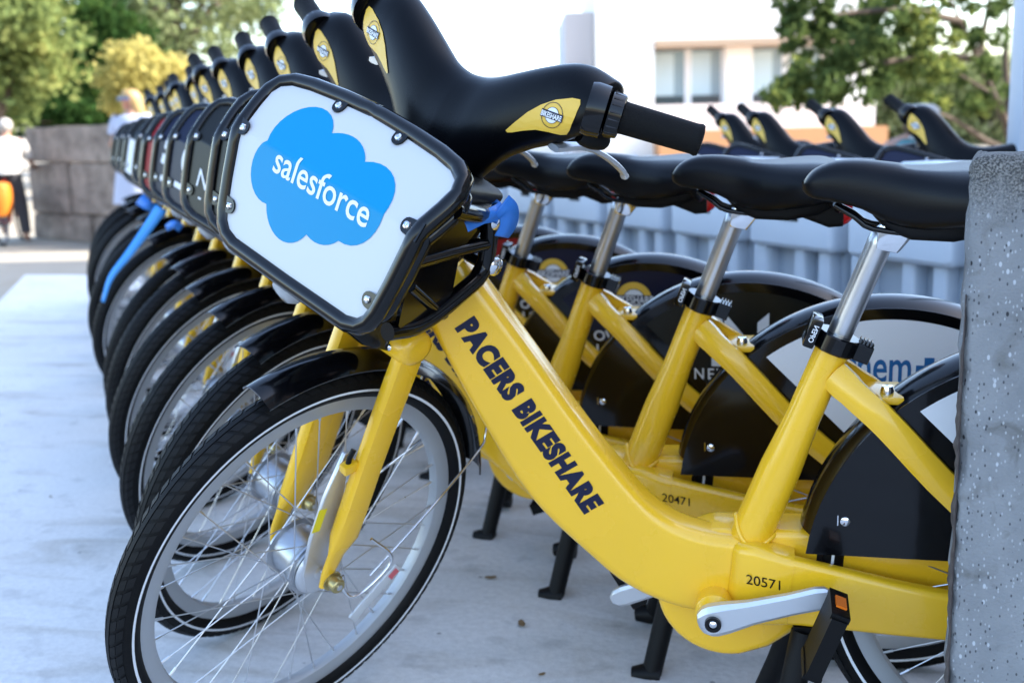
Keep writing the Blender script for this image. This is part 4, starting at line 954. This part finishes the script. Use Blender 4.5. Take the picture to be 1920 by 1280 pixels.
tag(new('blue_ribbon', ribbon([at(302, 390, D6-.02), at(275, 430, D6-.03), at(240, 478, D6-.05), at(208, 520, D6-.06), at(193, 566, D6-.05)], [.042, .012], DV, 'blue_ribbon', RIBL)), 'long light blue ribbon hanging down the far front wheels', 'ribbon')
tag(new('blue_ribbon', ribbon([at(262, 372, D7), at(276, 384, D7-.02), at(292, 392, D7)], [.05, .03], DV, 'blue_ribbon', RIBB)), 'short dark blue ribbon under the far baskets left of the long one', 'ribbon')
tag(new('blue_ribbon', ribbon([at(312, 428, D6-.1), at(326, 420, D6-.12), at(340, 428, D6-.1)], [.02, .03], DV, 'blue_ribbon', RIBB)), 'small blue ribbon scrap below the red basket panel', 'ribbon')

# ------------------------------------------------------------ concrete block wall on the left
wl, wr = gat(46, 13.3), gat(222, 12.0); we = (wr-wl).normalized(); wn = Vector((-we.y, we.x, 0)); wn = wn if wn.dot(CP-wl) > 0 else -wn
wo = empty('block_wall', Matrix(((we.x, wn.x, 0, wl.x), (we.y, wn.y, 0, wl.y), (0, 0, 1, ROADZ), (0, 0, 0, 1)))); WL = (wr-wl).length; WH = at(130, 237, 12.65).z-ROADZ
def block(x0, x1, z0, z1, sd=0):
    bm = bmesh.new(); bmesh.ops.create_cube(bm, size=1)
    for v in bm.verts: v.co = Vector((x0+(v.co.x+.5)*(x1-x0), -.3+(v.co.y+.5)*.3, z0+(v.co.z+.5)*(z1-z0)))
    bmesh.ops.bevel(bm, geom=bm.edges[:], offset=.018, segments=2, affect='EDGES'); bmesh.ops.subdivide_edges(bm, edges=[e for e in bm.edges if e.calc_length() > .1], cuts=5, use_grid_fill=True)
    for v in bm.verts: v.co += noise.noise_vector(v.co*9+Vector((sd, 0, 0)))*.012
    me = bpy.data.meshes.new('block'); bm.to_mesh(me); bm.free(); me.materials.append(WALLM); me.polygons.foreach_set('use_smooth', [True]*len(me.polygons)); me.set_sharp_from_angle(angle=R_(35)); return me
g_ = .012
for i, (x0, x1, z0, z1) in enumerate(((0, WL*.64, 0, WH*.23), (WL*.66+.02, WL, 0, WH*.23), (0, WL*.44, WH*.23+g_, WH*.68), (WL*.44+.05, WL, WH*.23+g_, WH*.68), (0, WL, WH*.68+g_, WH))):
    new('block', block(x0, x1, z0, z1, i*3.3), wo)
tag(wo, 'low weathered wall of large concrete blocks at the left in front of the trees', 'wall')

# ------------------------------------------------------------ people
SKIN = mat('skin', (.32, .17, .115), .5); 
def skin_mesh(V, E_, rad, m, name='body', root=0, sub=2):
    me = bpy.data.meshes.new(name); me.from_pydata([tuple(q) for q in V], E_, []); o = bpy.data.objects.new(name, me); COL.objects.link(o)
    sk = o.modifiers.new('s', 'SKIN')
    for i, r in enumerate(rad): me.skin_vertices[0].data[i].radius = (r if isinstance(r, tuple) else (r, r))
    me.skin_vertices[0].data[root].use_root = True
    sb = o.modifiers.new('b', 'SUBSURF'); sb.levels = sub; sb.render_levels = sub
    dg = bpy.context.evaluated_depsgraph_get(); r = bpy.data.meshes.new_from_object(o.evaluated_get(dg)); bpy.data.objects.remove(o); bpy.data.meshes.remove(me)
    r.materials.clear(); r.materials.append(m); r.polygons.foreach_set('use_smooth', [True]*len(r.polygons)); return r
def human(h, hip, chest, neck, head, armL, armR, legL, legR):
    """joints as (x,y,z) in metres, x to the person's left, y backwards; arms shoulder-elbow-wrist-hand, legs hip-knee-ankle-toe"""
    mid = tuple((a+b)/2 for a, b in zip(hip, chest)); top = tuple(head[i]+(head[i]-neck[i])*.55 for i in range(3)); chin = tuple(head[i]-(head[i]-neck[i])*.35 for i in range(3))
    V = [hip, mid, chest, neck, chin, head, top]; E_ = [(0, 1), (1, 2), (2, 3), (3, 4), (4, 5), (5, 6)]; rad = [(.15, .11), (.125, .095), (.15, .10), .052, .066, (.078, .092), (.06, .07)]
    for arm in (armL, armR):
        b = len(V); V += list(arm); E_ += [(2, b)]+[(b+i, b+i+1) for i in range(len(arm)-1)]; rad += [.058, .042, .03, .036][:len(arm)]
        # fingers
        hnd = Vector(arm[-1]); wr_ = Vector(arm[-2]); t = (hnd-wr_).normalized(); sd_ = t.cross(Vector((0, 0, 1)))
        sd_ = sd_.normalized() if sd_.length > .1 else Vector((1, 0, 0))
        for k in range(4):
            V.append(tuple(hnd+t*(.075-.008*abs(k-1.4))+sd_*(k-1.5)*.019)); E_.append((b+len(arm)-1, len(V)-1)); rad.append(.009)
        V.append(tuple(hnd+t*.02+sd_*.055)); E_.append((b+len(arm)-1, len(V)-1)); rad.append(.010)
    for leg in (legL, legR):
        b = len(V); V += list(leg); E_ += [(0, b)]+[(b+i, b+i+1) for i in range(len(leg)-1)]; rad += [.085, .058, .04, .035][:len(leg)]
    return V, E_, rad
def place(px, dep, face):
    """matrix of a person at picture column px; face = turn from facing the camera"""
    q = gat(px, dep); v = (CP-q); a = math.atan2(v.y, v.x)
    return Matrix.Translation(q) @ Matrix.Rotation(a+PI/2+face, 4, 'Z')
def shell(rings_, m, name): return MB().loft(rings_).mesh(name, m, 60)
def ell(cx, cy, z, rx, ry, n=20, wob=0, ph=0): return [(cx+rx*(1+wob*math.sin(5*a+ph))*math.cos(a), cy+ry*(1+wob*math.sin(5*a+ph))*math.sin(a), z) for a in [2*PI*k/n for k in range(n)]]
def blob(rad, c, m, name, amp=.15, fr=14, keep=None):
    bm = bmesh.new(); bmesh.ops.create_icosphere(bm, subdivisions=4, radius=1)
    for v in bm.verts:
        q = v.co.copy(); v.co = Vector((q.x*rad[0], q.y*rad[1], q.z*rad[2]))*(1+amp*noise.noise(q*fr*.2+Vector(c)))+Vector(c)
    if keep: bmesh.ops.delete(bm, geom=[v for v in bm.verts if not keep(v.co)], context='VERTS')
    me = bpy.data.meshes.new(name); bm.to_mesh(me); bm.free(); me.materials.append(m); me.polygons.foreach_set('use_smooth', [True]*len(me.polygons)); return me
# woman with sunglasses
V, E_, rd = human(1.66, (0, 0, .90), (0, .0, 1.25), (0, .01, 1.42), (0, -.01, 1.545), [(.17, .01, 1.36), (.22, -.02, 1.10), (.10, -.22, 1.12), (.04, -.26, 1.15)], [(-.17, .01, 1.36), (-.23, -.02, 1.09), (-.12, -.20, 1.10), (-.05, -.25, 1.12)],
                  [(.085, 0, .82), (.09, -.01, .47), (.09, .02, .09), (.09, -.11, .035)], [(-.085, 0, .82), (-.09, -.01, .47), (-.09, .02, .09), (-.09, -.11, .035)])
wm = new('person', skin_mesh(V, E_, rd, SKIN), None, place(248, 11.8, R_(-38)) @ Matrix.Scale(.955, 4))
tag(wm, 'blonde woman in sunglasses and a pale blue dress standing by the block wall', 'person')
DRS = mat('pale_dress', (.36, .39, .50), .8, noise=.08, nscale=18)
new('dress', shell([ell(0, .0, 1.405, .10, .075), ell(0, 0, 1.375, .185, .10), ell(0, -.01, 1.30, .195, .125), ell(0, -.01, 1.20, .175, .135), ell(0, 0, 1.05, .155, .12), ell(0, 0, .92, .19, .145, 20, .02), ell(0, 0, .75, .225, .18, 20, .04), ell(0, 0, .48, .27, .22, 20, .06)], DRS, 'dress'), wm)
for s in (-1, 1): new('sleeve', MB().tube([(s*.15, .01, 1.375), (s*.19, .005, 1.31), (s*.212, -.005, 1.20)], [.078, .078, .082], 14, False).mesh('sleeve', DRS, 60), wm)
HAIR = mat('blonde_hair', (.33, .22, .09), .55, noise=.25, nscale=40)
hm = MB().loft([ell(0, .02, 1.665, .02, .02), ell(0, .02, 1.655, .065, .07), ell(0, .025, 1.615, .098, .105), ell(0, .035, 1.55, .112, .108, 20, .03), ell(0, .06, 1.45, .118, .085, 20, .05), ell(0, .075, 1.34, .125, .065, 20, .07), ell(0, .085, 1.24, .11, .045, 20, .09), ell(0, .085, 1.19, .07, .025)]).mesh('hair', HAIR, 60)
new('hair', hm, wm)
new('sunglasses', MB().box(-.072, -.006, -.108, -.098, 1.548, 1.585).box(.006, .072, -.108, -.098, 1.548, 1.585).box(-.075, .075, -.106, -.100, 1.575, 1.583).mesh('sunglasses', mat('sunglass_lens', (.02, .06, .2), .1, coat=.6), 30, .004), wm)
new('nose', blob((.012, .018, .022), (0, -.105, 1.53), SKIN, 'nose', 0), wm); new('mouth', blob((.022, .008, .008), (0, -.093, 1.485), mat('lips', (.4, .1, .09), .5), 'mouth', 0), wm)
# white-haired cyclist at the left edge, seen from behind, with his bicycle
MC = place(4, 12.7, R_(165)) @ Matrix.Scale(.79, 4)
V, E_, rd = human(1.7, (0, .02, .98), (0, -.12, 1.30), (0, -.17, 1.46), (0, -.2, 1.58), [(.19, -.14, 1.40), (.24, -.28, 1.17), (.24, -.50, 1.05), (.24, -.56, 1.03)], [(-.19, -.14, 1.40), (-.24, -.28, 1.17), (-.24, -.50, 1.05), (-.24, -.56, 1.03)],
                  [(.09, 0, .88), (.12, -.22, .55), (.12, -.05, .18), (.12, -.17, .12)], [(-.09, 0, .88), (-.15, -.06, .5), (-.2, .05, .09), (-.2, -.08, .035)])
mn = new('person', skin_mesh(V, E_, rd, SKIN), None, MC); tag(mn, 'white-haired cyclist in a white shirt at the left edge seen from behind', 'person')
new('hair', blob((.098, .11, .10), (0, -.175, 1.615), mat('white_hair', (.32, .30, .28), .7), 'hair', .12, 20, lambda q: q.y > -.24 or q.z > 1.64), mn)
SHT = mat('white_shirt', (.42, .41, .40), .85, noise=.06, nscale=14)
new('shirt', shell([ell(0, -.16, 1.455, .085, .08), ell(0, -.15, 1.42, .20, .12), ell(0, -.12, 1.30, .215, .15, 20, .02), ell(0, -.05, 1.12, .19, .15, 20, .03), ell(0, .01, .96, .20, .15, 20, .03)], SHT, 'shirt'), mn)
for s in (-1, 1): new('sleeve', MB().tube([(s*.17, -.14, 1.41), (s*.21, -.2, 1.30), (s*.24, -.27, 1.17)], [.08, .075, .07], 14, False).mesh('sleeve', SHT, 60), mn)
TRS = mat('dark_trousers', (.03, .03, .035), .8)
for s, lg in ((1, V[-8:-4]), (-1, V[-4:])): new('trouser_leg', MB().tube([(lg[0][0], lg[0][1], .96), lg[0], lg[1], (lg[2][0], lg[2][1], lg[2][2]+.05)], [.12, .115, .085, .07], 14).mesh('trouser_leg', TRS, 60), mn)
cb = empty('bicycle', MC); tag(cb, 'red touring bicycle with an orange bag ridden by the white-haired cyclist', 'bicycle')
RDP = mat('red_frame', (.4, .02, .02), .35, coat=.4); OR = mat('orange_bag', (.55, .16, .006), .6, noise=.1, nscale=20)
for nm, yc in (('front_wheel', -.55), ('rear_wheel', .48)):
    t = MB().lathe([(.315+.018*math.cos(2*PI*k/8), .018*math.sin(2*PI*k/8)) for k in range(8)], (0, 0, 0), 'y', 48, True); t.v = [(y, x+yc, z+.335) for x, y, z in t.v]
    wt = new(nm, t.mesh(nm, mat('dark_tyre', (.02, .02, .02), .7), 60), cb)
    t = MB().lathe([(.300, -.008), (.300, .008), (.285, .008), (.285, -.008)], (0, 0, 0), 'y', 48, True); t.v = [(y, x+yc, z+.335) for x, y, z in t.v]; new('rim', t.mesh('rim', RIMM, 40), wt)
    t = MB()
    for k in range(20): a = 2*PI*k/20; t.tube([(.02*(-1)**k, yc, .335), (0, yc+.287*math.cos(a), .335+.287*math.sin(a))], .0012, 4, False)
    new('spokes', t.mesh('spokes', STL, 60), wt)
for nm, P in (('top_tube', [(0, .1, .82), (0, -.36, .86)]), ('down_tube', [(0, .04, .29), (0, -.38, .78)]), ('seat_tube', [(0, .04, .29), (0, .14, .90)]), ('head_tube', [(0, -.36, .90), (0, -.42, .68)]), ('fork', [(0, -.42, .68), (.05, -.48, .5), (.05, -.55, .335)]), ('chain_stay', [(0, .04, .29), (.05, .48, .335)]), ('seat_stay', [(0, .11, .80), (.05, .48, .335)]), ('handlebar', [(-.26, -.5, 1.02), (-.2, -.42, 1.0), (0, -.38, .98), (.2, -.42, 1.0), (.26, -.5, 1.02)])):
    new(nm, MB().tube(P, .018 if nm != 'handlebar' else .013, 10).mesh(nm, RDP if nm != 'handlebar' else MTB, 50), cb)
new('saddle', shell([ell(0, .30, .93, .03, .0, 12), *[[(x*w_, y, .925+.03*z_) for x, z_ in [(math.cos(2*PI*k/12), math.sin(2*PI*k/12)) for k in range(12)]] for y, w_ in ((.26, .07), (.18, .075), (.08, .03), (.0, .018))]], MTB, 'saddle'), cb)
bagm = MB().loft([[(x*w_, .50+y*dp, z) for x, y in [(math.copysign(abs(math.cos(a))**.6, math.cos(a)), math.copysign(abs(math.sin(a))**.6, math.sin(a))) for a in [2*PI*k/20 for k in range(20)]]] for z, w_, dp in ((.40, .10, .10), (.42, .15, .14), (.60, .17, .16), (.78, .17, .16), (.84, .15, .14), (.86, .08, .08))]).mesh('orange_bag', OR, 50)
ob = new('orange_bag', bagm, None, MC); tag(ob, 'bright orange bag strapped behind the cyclist at the left edge', 'bag')
# person bending down behind the far-side bicycles
MP = place(1692, 8.6, R_(60))
V, E_, rd = human(1.65, (0, .25, .62), (0, .02, .86), (0, -.10, .98), (0, -.17, 1.07), [(.18, .0, .92), (.22, -.12, .68), (.16, -.32, .6), (.13, -.38, .58)], [(-.18, .0, .92), (-.22, -.12, .68), (-.16, -.32, .6), (-.13, -.38, .58)],
                  [(.1, .22, .56), (.14, -.14, .46), (.13, .1, .09), (.13, -.04, .035)], [(-.1, .22, .56), (-.14, -.14, .46), (-.13, .1, .09), (-.13, -.04, .035)])
ps = new('person', skin_mesh(V, E_, rd, SKIN), None, MP); tag(ps, 'person with brown hair and a pale cap crouching behind the far-side bicycles', 'person')
new('hair', blob((.10, .105, .11), (0, -.12, 1.09), mat('brown_hair', (.06, .035, .02), .6), 'hair', .12, 20, lambda q: q.y > -.19 or q.z > 1.13), ps)
new('cap', blob((.104, .125, .07), (0, -.16, 1.15), SHT, 'cap', .02, 10, lambda q: q.z > 1.135), ps)
new('shirt', shell([ell(0, -.08, .97, .08, .08), ell(0, -.04, .93, .19, .12), ell(0, .06, .82, .20, .15), ell(0, .2, .68, .18, .16), ell(0, .26, .58, .17, .15)], mat('teal_shirt', (.05, .18, .2), .8), 'shirt'), ps)

# ------------------------------------------------------------ trees
def leaf_mat(name, c0, c1, c2, sc_=.8):
    m = bpy.data.materials.new(name); m.use_nodes = True; n = m.node_tree.nodes; l = m.node_tree.links; n.remove(n['Principled BSDF'])
    gi = n.new('ShaderNodeNewGeometry'); cr = n.new('ShaderNodeValToRGB'); cr.color_ramp.elements[0].color = (*c0, 1); cr.color_ramp.elements[1].color = (*c2, 1)
    e = cr.color_ramp.elements.new(.55); e.color = (*c1, 1)
    tc = n.new('ShaderNodeTexCoord'); t = n.new('ShaderNodeTexNoise'); t.inputs['Scale'].default_value = sc_; l.new(tc.outputs['Object'], t.inputs[0])
    mx = n.new('ShaderNodeMath'); mx.operation = 'MULTIPLY_ADD'; mx.inputs[1].default_value = .45; l.new(gi.outputs['Random Per Island'], mx.inputs[0])
    m2 = n.new('ShaderNodeMapRange'); m2.inputs[1].default_value = .35; m2.inputs[2].default_value = .7; m2.inputs[3].default_value = 0; m2.inputs[4].default_value = .55; l.new(t.outputs[0], m2.inputs[0]); l.new(m2.outputs[0], mx.inputs[2])
    l.new(mx.outputs[0], cr.inputs[0])
    df = n.new('ShaderNodeBsdfDiffuse'); tr = n.new('ShaderNodeBsdfTranslucent'); ms = n.new('ShaderNodeMixShader'); ms.inputs[0].default_value = .42
    l.new(cr.outputs[0], df.inputs[0]); l.new(cr.outputs[0], tr.inputs[0]); l.new(df.outputs[0], ms.inputs[1]); l.new(tr.outputs[0], ms.inputs[2]); l.new(ms.outputs[0], n['Material Output'].inputs[0]); return m
def leaves(centres, radii, per, size, m, name='crown'):
    N = len(centres)*per; c = np.repeat(np.array(centres), per, 0); r = np.repeat(np.array(radii), per)[:, None]
    v = rng.normal(size=(N, 3)); v /= np.linalg.norm(v, axis=1)[:, None]; q = c+v*(rng.random((N, 1))**.45)*r*np.array([1, 1, .75])
    a = rng.normal(size=(N, 3)); a /= np.linalg.norm(a, axis=1)[:, None]; b = np.cross(a, rng.normal(size=(N, 3))); b /= np.linalg.norm(b, axis=1)[:, None]
    s = size*(.6+.8*rng.random((N, 1)))
    P = np.stack([q-a*s*.5, q+b*s*.32, q+a*s*.5, q-b*s*.32], 1).reshape(-1, 3)
    me = bpy.data.meshes.new(name); me.vertices.add(4*N); me.vertices.foreach_set('co', P.astype('f').ravel()); me.loops.add(4*N); me.loops.foreach_set('vertex_index', np.arange(4*N, dtype='i'))
    me.polygons.add(N); me.polygons.foreach_set('loop_start', np.arange(0, 4*N, 4, dtype='i')); me.update(calc_edges=True); me.materials.append(m); return me
BARK = mat('bark', (.075, .055, .042), .9, noise=.3, nscale=12, bump=.6, bscale=40)
def tree(name, base, top, crowns, per, leaf, m, label, limbs, rad=.16, group=None):
    """crowns: list of (centre, (rx,ry,rz), number of clumps, clump radius) in world space"""
    o = empty(name, Matrix.Translation(base)); tag(o, label, 'tree', group)
    trunk = MB().tube([(Vector(q)-base) for q in sm([base, base.lerp(top, .35)+Vector((.08, .05, 0)), base.lerp(top, .7)-Vector((.06, 0, 0)), top], 3)], [rad*(1-.7*i/9) for i in range(10)], 10)
    new('trunk', trunk.mesh('trunk', BARK, 60), o)
    for lb in limbs:
        P = sm([tuple(q-base) for q in lb], 3); new('limb', MB().tube(P, [rad*.45*(1-.75*i/(len(P)-1)) for i in range(len(P))], 8).mesh('limb', BARK, 60), o)
    C, Rr = [], []
    for ctr, rr_, n_, cr_ in crowns:
        for _ in range(n_):
            v = rng.normal(size=3); v /= np.linalg.norm(v); f = rng.random()**.4
            C.append(np.array(ctr-base)+v*f*np.array(rr_)); Rr.append(cr_*(.6+.7*rng.random()))
    new('crown', leaves(C, Rr, per, leaf, m), o); return o
G1 = leaf_mat('leaf_yellow_green', (.085, .125, .05), (.20, .245, .08), (.40, .39, .14)); G2 = leaf_mat('leaf_dark', (.015, .04, .012), (.03, .065, .018), (.06, .10, .02))
G3 = leaf_mat('leaf_pale', (.13, .165, .08), (.22, .265, .125), (.35, .375, .18)); G4 = leaf_mat('leaf_golden', (.26, .24, .08), (.48, .42, .14), (.62, .54, .22)); G5 = leaf_mat('leaf_maple', (.045, .075, .028), (.10, .14, .045), (.27, .29, .07))
def autotree(name, px, dep, pyc, rpx, rpy, n_, cr_, per, leaf, m, label, dy=None, rad=.16):
    base = gat(px, dep); c = at(px, pyc, dep); s = dep/2193.74
    rx, rz = rpx*s, rpy*s
    limbs = [[base.lerp(c, .55), base.lerp(c, .8)+Vector((math.cos(a)*rx*.3, math.sin(a)*rx*.3, .1)), c+Vector((math.cos(a)*rx*.7, math.sin(a)*rx*.7, rz*.3*math.sin(a*3)))] for a in (0.4, 1.7, 2.9, 4.1, 5.3)]
    return tree(name, base, c+Vector((0, 0, rz*.5)), [(c, (rx, rx*.8, rz), n_, cr_)], per, leaf, m, label, limbs, rad)
autotree('broadleaf_tree', 0, 19, 50, 125, 185, 80, .55, 130, .15, G1, 'sunlit yellow-green tree at the far left edge behind the cyclist')
autotree('evergreen_tree', 195, 30, 130, 95, 125, 75, .75, 130, .18, G2, 'dark green tree between the yellow-green tree and the golden bush')
autotree('tall_tree', 330, 36, -40, 185, 250, 120, 1.0, 130, .22, G3, 'tall pale green tree with a bare trunk behind the golden bush', rad=.35)
autotree('golden_bush', 275, 22, 165, 85, 85, 60, .35, 120, .12, G4, 'golden yellow bush behind the blonde woman', rad=.08)
autotree('dark_hedge_tree', 120, 27, 210, 130, 70, 50, .55, 130, .17, G2, 'low dark green tree behind the block wall')
for i, (px, dp, py, lab) in enumerate(((1560, 52, 215, 'distant pale tree left of the far right trunk'), (1700, 50, 190, 'distant pale tree behind the crouching person'), (1850, 48, 200, 'distant pale tree at the right behind the maple trunk'), (2010, 46, 180, 'distant pale tree beyond the right edge post'))):
    autotree('distant_tree', px, dp, py, 110, 110, 50, 1.1, 110, .3, G3, lab)
# maple at the upper right: limbs and drooping leafy sprays
mb_ = gat(1905, 13.2); T_ = lambda px, py, dp=12.5: at(px, py, dp)
limbs = [[T_(1898, 250, 13), T_(1868, 190, 13), T_(1835, 110, 12.8), T_(1800, 40, 12.6), T_(1765, -40, 12.4)], [T_(1885, 280, 13), T_(1845, 262, 12.8), T_(1790, 225, 12.4), T_(1735, 205, 12.0)], [T_(1895, 230, 13.2), T_(1885, 120, 13.2), T_(1890, 20, 13.2), T_(1880, -60, 13)],
         [T_(1835, 110, 12.8), T_(1850, 30, 13), T_(1860, -40, 13)], [T_(1800, 40, 12.6), T_(1690, 20, 12), T_(1560, 30, 11.6), T_(1470, 60, 11.2)], [T_(1835, 110, 12.8), T_(1720, 110, 12.2), T_(1600, 130, 11.8), T_(1500, 165, 11.4)], [T_(1895, 270, 13), T_(1870, 190, 12.6), T_(1800, 140, 12.2)]]
crowns = []
for px, py, rx, ry, n_, dp in ((1500, 20, 75, 45, 22, 11.3), (1560, 90, 95, 60, 40, 11.6), (1500, 160, 75, 45, 26, 11.4), (1640, 50, 100, 70, 40, 12), (1600, 160, 80, 40, 22, 11.8), (1720, 110, 90, 70, 34, 12.2), (1800, 60, 110, 90, 38, 12.8), (1850, 170, 70, 60, 16, 12.6), (1460, 185, 45, 22, 8, 11.3), (1700, -40, 240, 50, 50, 12.4), (1740, 190, 60, 30, 8, 12)):
    s = dp/2193.74; crowns.append((T_(px, py, dp), (rx*s, rx*s*1.1, ry*s), max(4, int(n_*.72)), .135))
tree('maple_tree', mb_, T_(1900, 150, 13.2), crowns, 34, .10, G5, 'green maple with drooping leafy branches at the upper right', limbs, .10)

# ------------------------------------------------------------ buildings
WPL = mat('white_render', (.84, .82, .79), .8, noise=.04, nscale=2); TER = mat('terracotta_band', (.52, .26, .12), .8, noise=.08, nscale=3); SID = mat('shaded_siding', (.50, .48, .50), .7)
GLS = mat('window_glass', (.25, .33, .36), .08, spec=.8); BLND = mat('window_blind', (.45, .55, .58), .7); WFR = mat('window_frame_white', (.75, .75, .75), .5); DRK = mat('trim_and_canopy_shade', (.07, .06, .06), .7)
BD = 38.0; s_b = BD/2193.74
bo = at(1120, 226, BD); by = (CP-bo); by.z = 0; by.normalize(); 
# facade axis: parallel to the picture, x to the right
fx = Vector((RV.x, RV.y, 0)).normalized(); fy = Vector((-fx.y, fx.x, 0)); fy = fy if fy.dot(CP-bo) > 0 else -fy
MBd = Matrix(((fx.x, fy.x, 0, bo.x), (fx.y, fy.y, 0, bo.y), (0, 0, 1, ROADZ), (0, 0, 0, 1)))
bl = empty('building', MBd); tag(bl, 'white rendered building with paired windows behind the maple at the right', 'building')
H0 = .953-ROADZ; Z = lambda py, px=1250: H0+(233-py)*s_b; X = lambda px: (px-1120)*s_b
def bb(name, x0, x1, y0, y1, z0, z1, m, parent=None, bev=0): return new(name, MB().box(x0, x1, y0, y1, z0, z1).mesh(name, m, 30, bev), parent or bl)
HT = 8.2
bb('wall', X(1120), X(1227), -8, 0, 0, HT, WPL); bb('wall', X(1227)+.003, X(1640), -8, -.003, Z(80), HT, WPL); bb('wall', X(1227)+.003, X(1640), -8, -.003, Z(245)+.0, Z(198), WPL)
bb('wall', X(1227)+.003, X(1640), -8, -1.1, Z(198)-.01, Z(80)+.01, WPL)
bb('fascia', X(1227)+.01, X(1640), -.9, .25, Z(80)-.22, Z(80)-.02, mat('tan_fascia', (.42, .31, .22), .8))
bb('terracotta_canopy', X(1226), X(1640), -.5, 1.4, Z(290), Z(246), TER); bb('wall', X(1230), X(1640), -8, -.6, 0, Z(290)-.01, DRK)  # dark colour of the lower wall stands in for shade under the canopy
for x0, x1 in ((1229, 1294), (1301, 1363), (1418, 1480), (1487, 1550)):
    w_ = bb('window', X(x0), X(x1), -1.09, -.98, Z(197), Z(96), GLS); bb('blind', X(x0)+.04, X(x1)-.35*(x1-x0)*s_b, -.975, -.96, Z(180), Z(100), BLND, w_)
    bb('sash', X(x0)+.02, X(x1)-.02, -.972, -.95, Z(197), Z(181), mat('dark_glass', (.05, .07, .075), .1, spec=.8), w_)
    for xx in (x0, x1): bb('frame', X(xx)-.05, X(xx)+.05, -1.0, -.92, Z(197)-.02, Z(94), WFR, w_)
bb('pier', X(1366), X(1416), -1.09, -.6, Z(197), Z(92), WPL)
lw = empty('building', MBd); tag(lw, 'low pale wing with stair tower sided in shade grey left of the white building', 'building')
bb('wall', X(820), X(1062), -9, -1.5, 0, Z(140), WPL, lw); bb('roof_edge', X(815), X(1064), -9.2, -1.3, Z(140)+.003, Z(132), mat('roof_edge_pale', (.55, .58, .58), .6), lw)
bb('stair_tower', X(1064), X(1119), -7, -.9, 0, Z(22), SID, lw); bb('eave', X(1062), X(1119.5), -.88, -.5, Z(150), Z(140), DRK, lw)  # lavender grey puts the tower's shaded side into the siding colour
for k in range(16): bb('siding_board', X(1064)+.01, X(1119)-.01, -.895, -.872, Z(140)+.05+k*.126, Z(140)+.05+k*.126+.112, SID, lw)
# unseen block added right of the camera to throw shade over the bicycles
ob_ = empty('shade_block', Matrix.Translation((-8, -10.6, ROADZ))); tag(ob_, 'unseen brick block added out of frame to the right to shade the bicycles', 'building')
BRK = mat('shade_block_brick', (.30, .20, .155), .85, noise=.15, nscale=3)
bb('wall', -9, 0, 0, 18.6, 0, 13.5, BRK, ob_); bb('parapet', -9.2, .2, -.2, 18.8, 13.503, 13.9, WPL, ob_)
for fz in range(3):
    for k in range(5): bb('window', .003, .06, 1.2+k*3.5, 3.2+k*3.5, 1.2+fz*3.6, 3.1+fz*3.6, GLS, ob_)
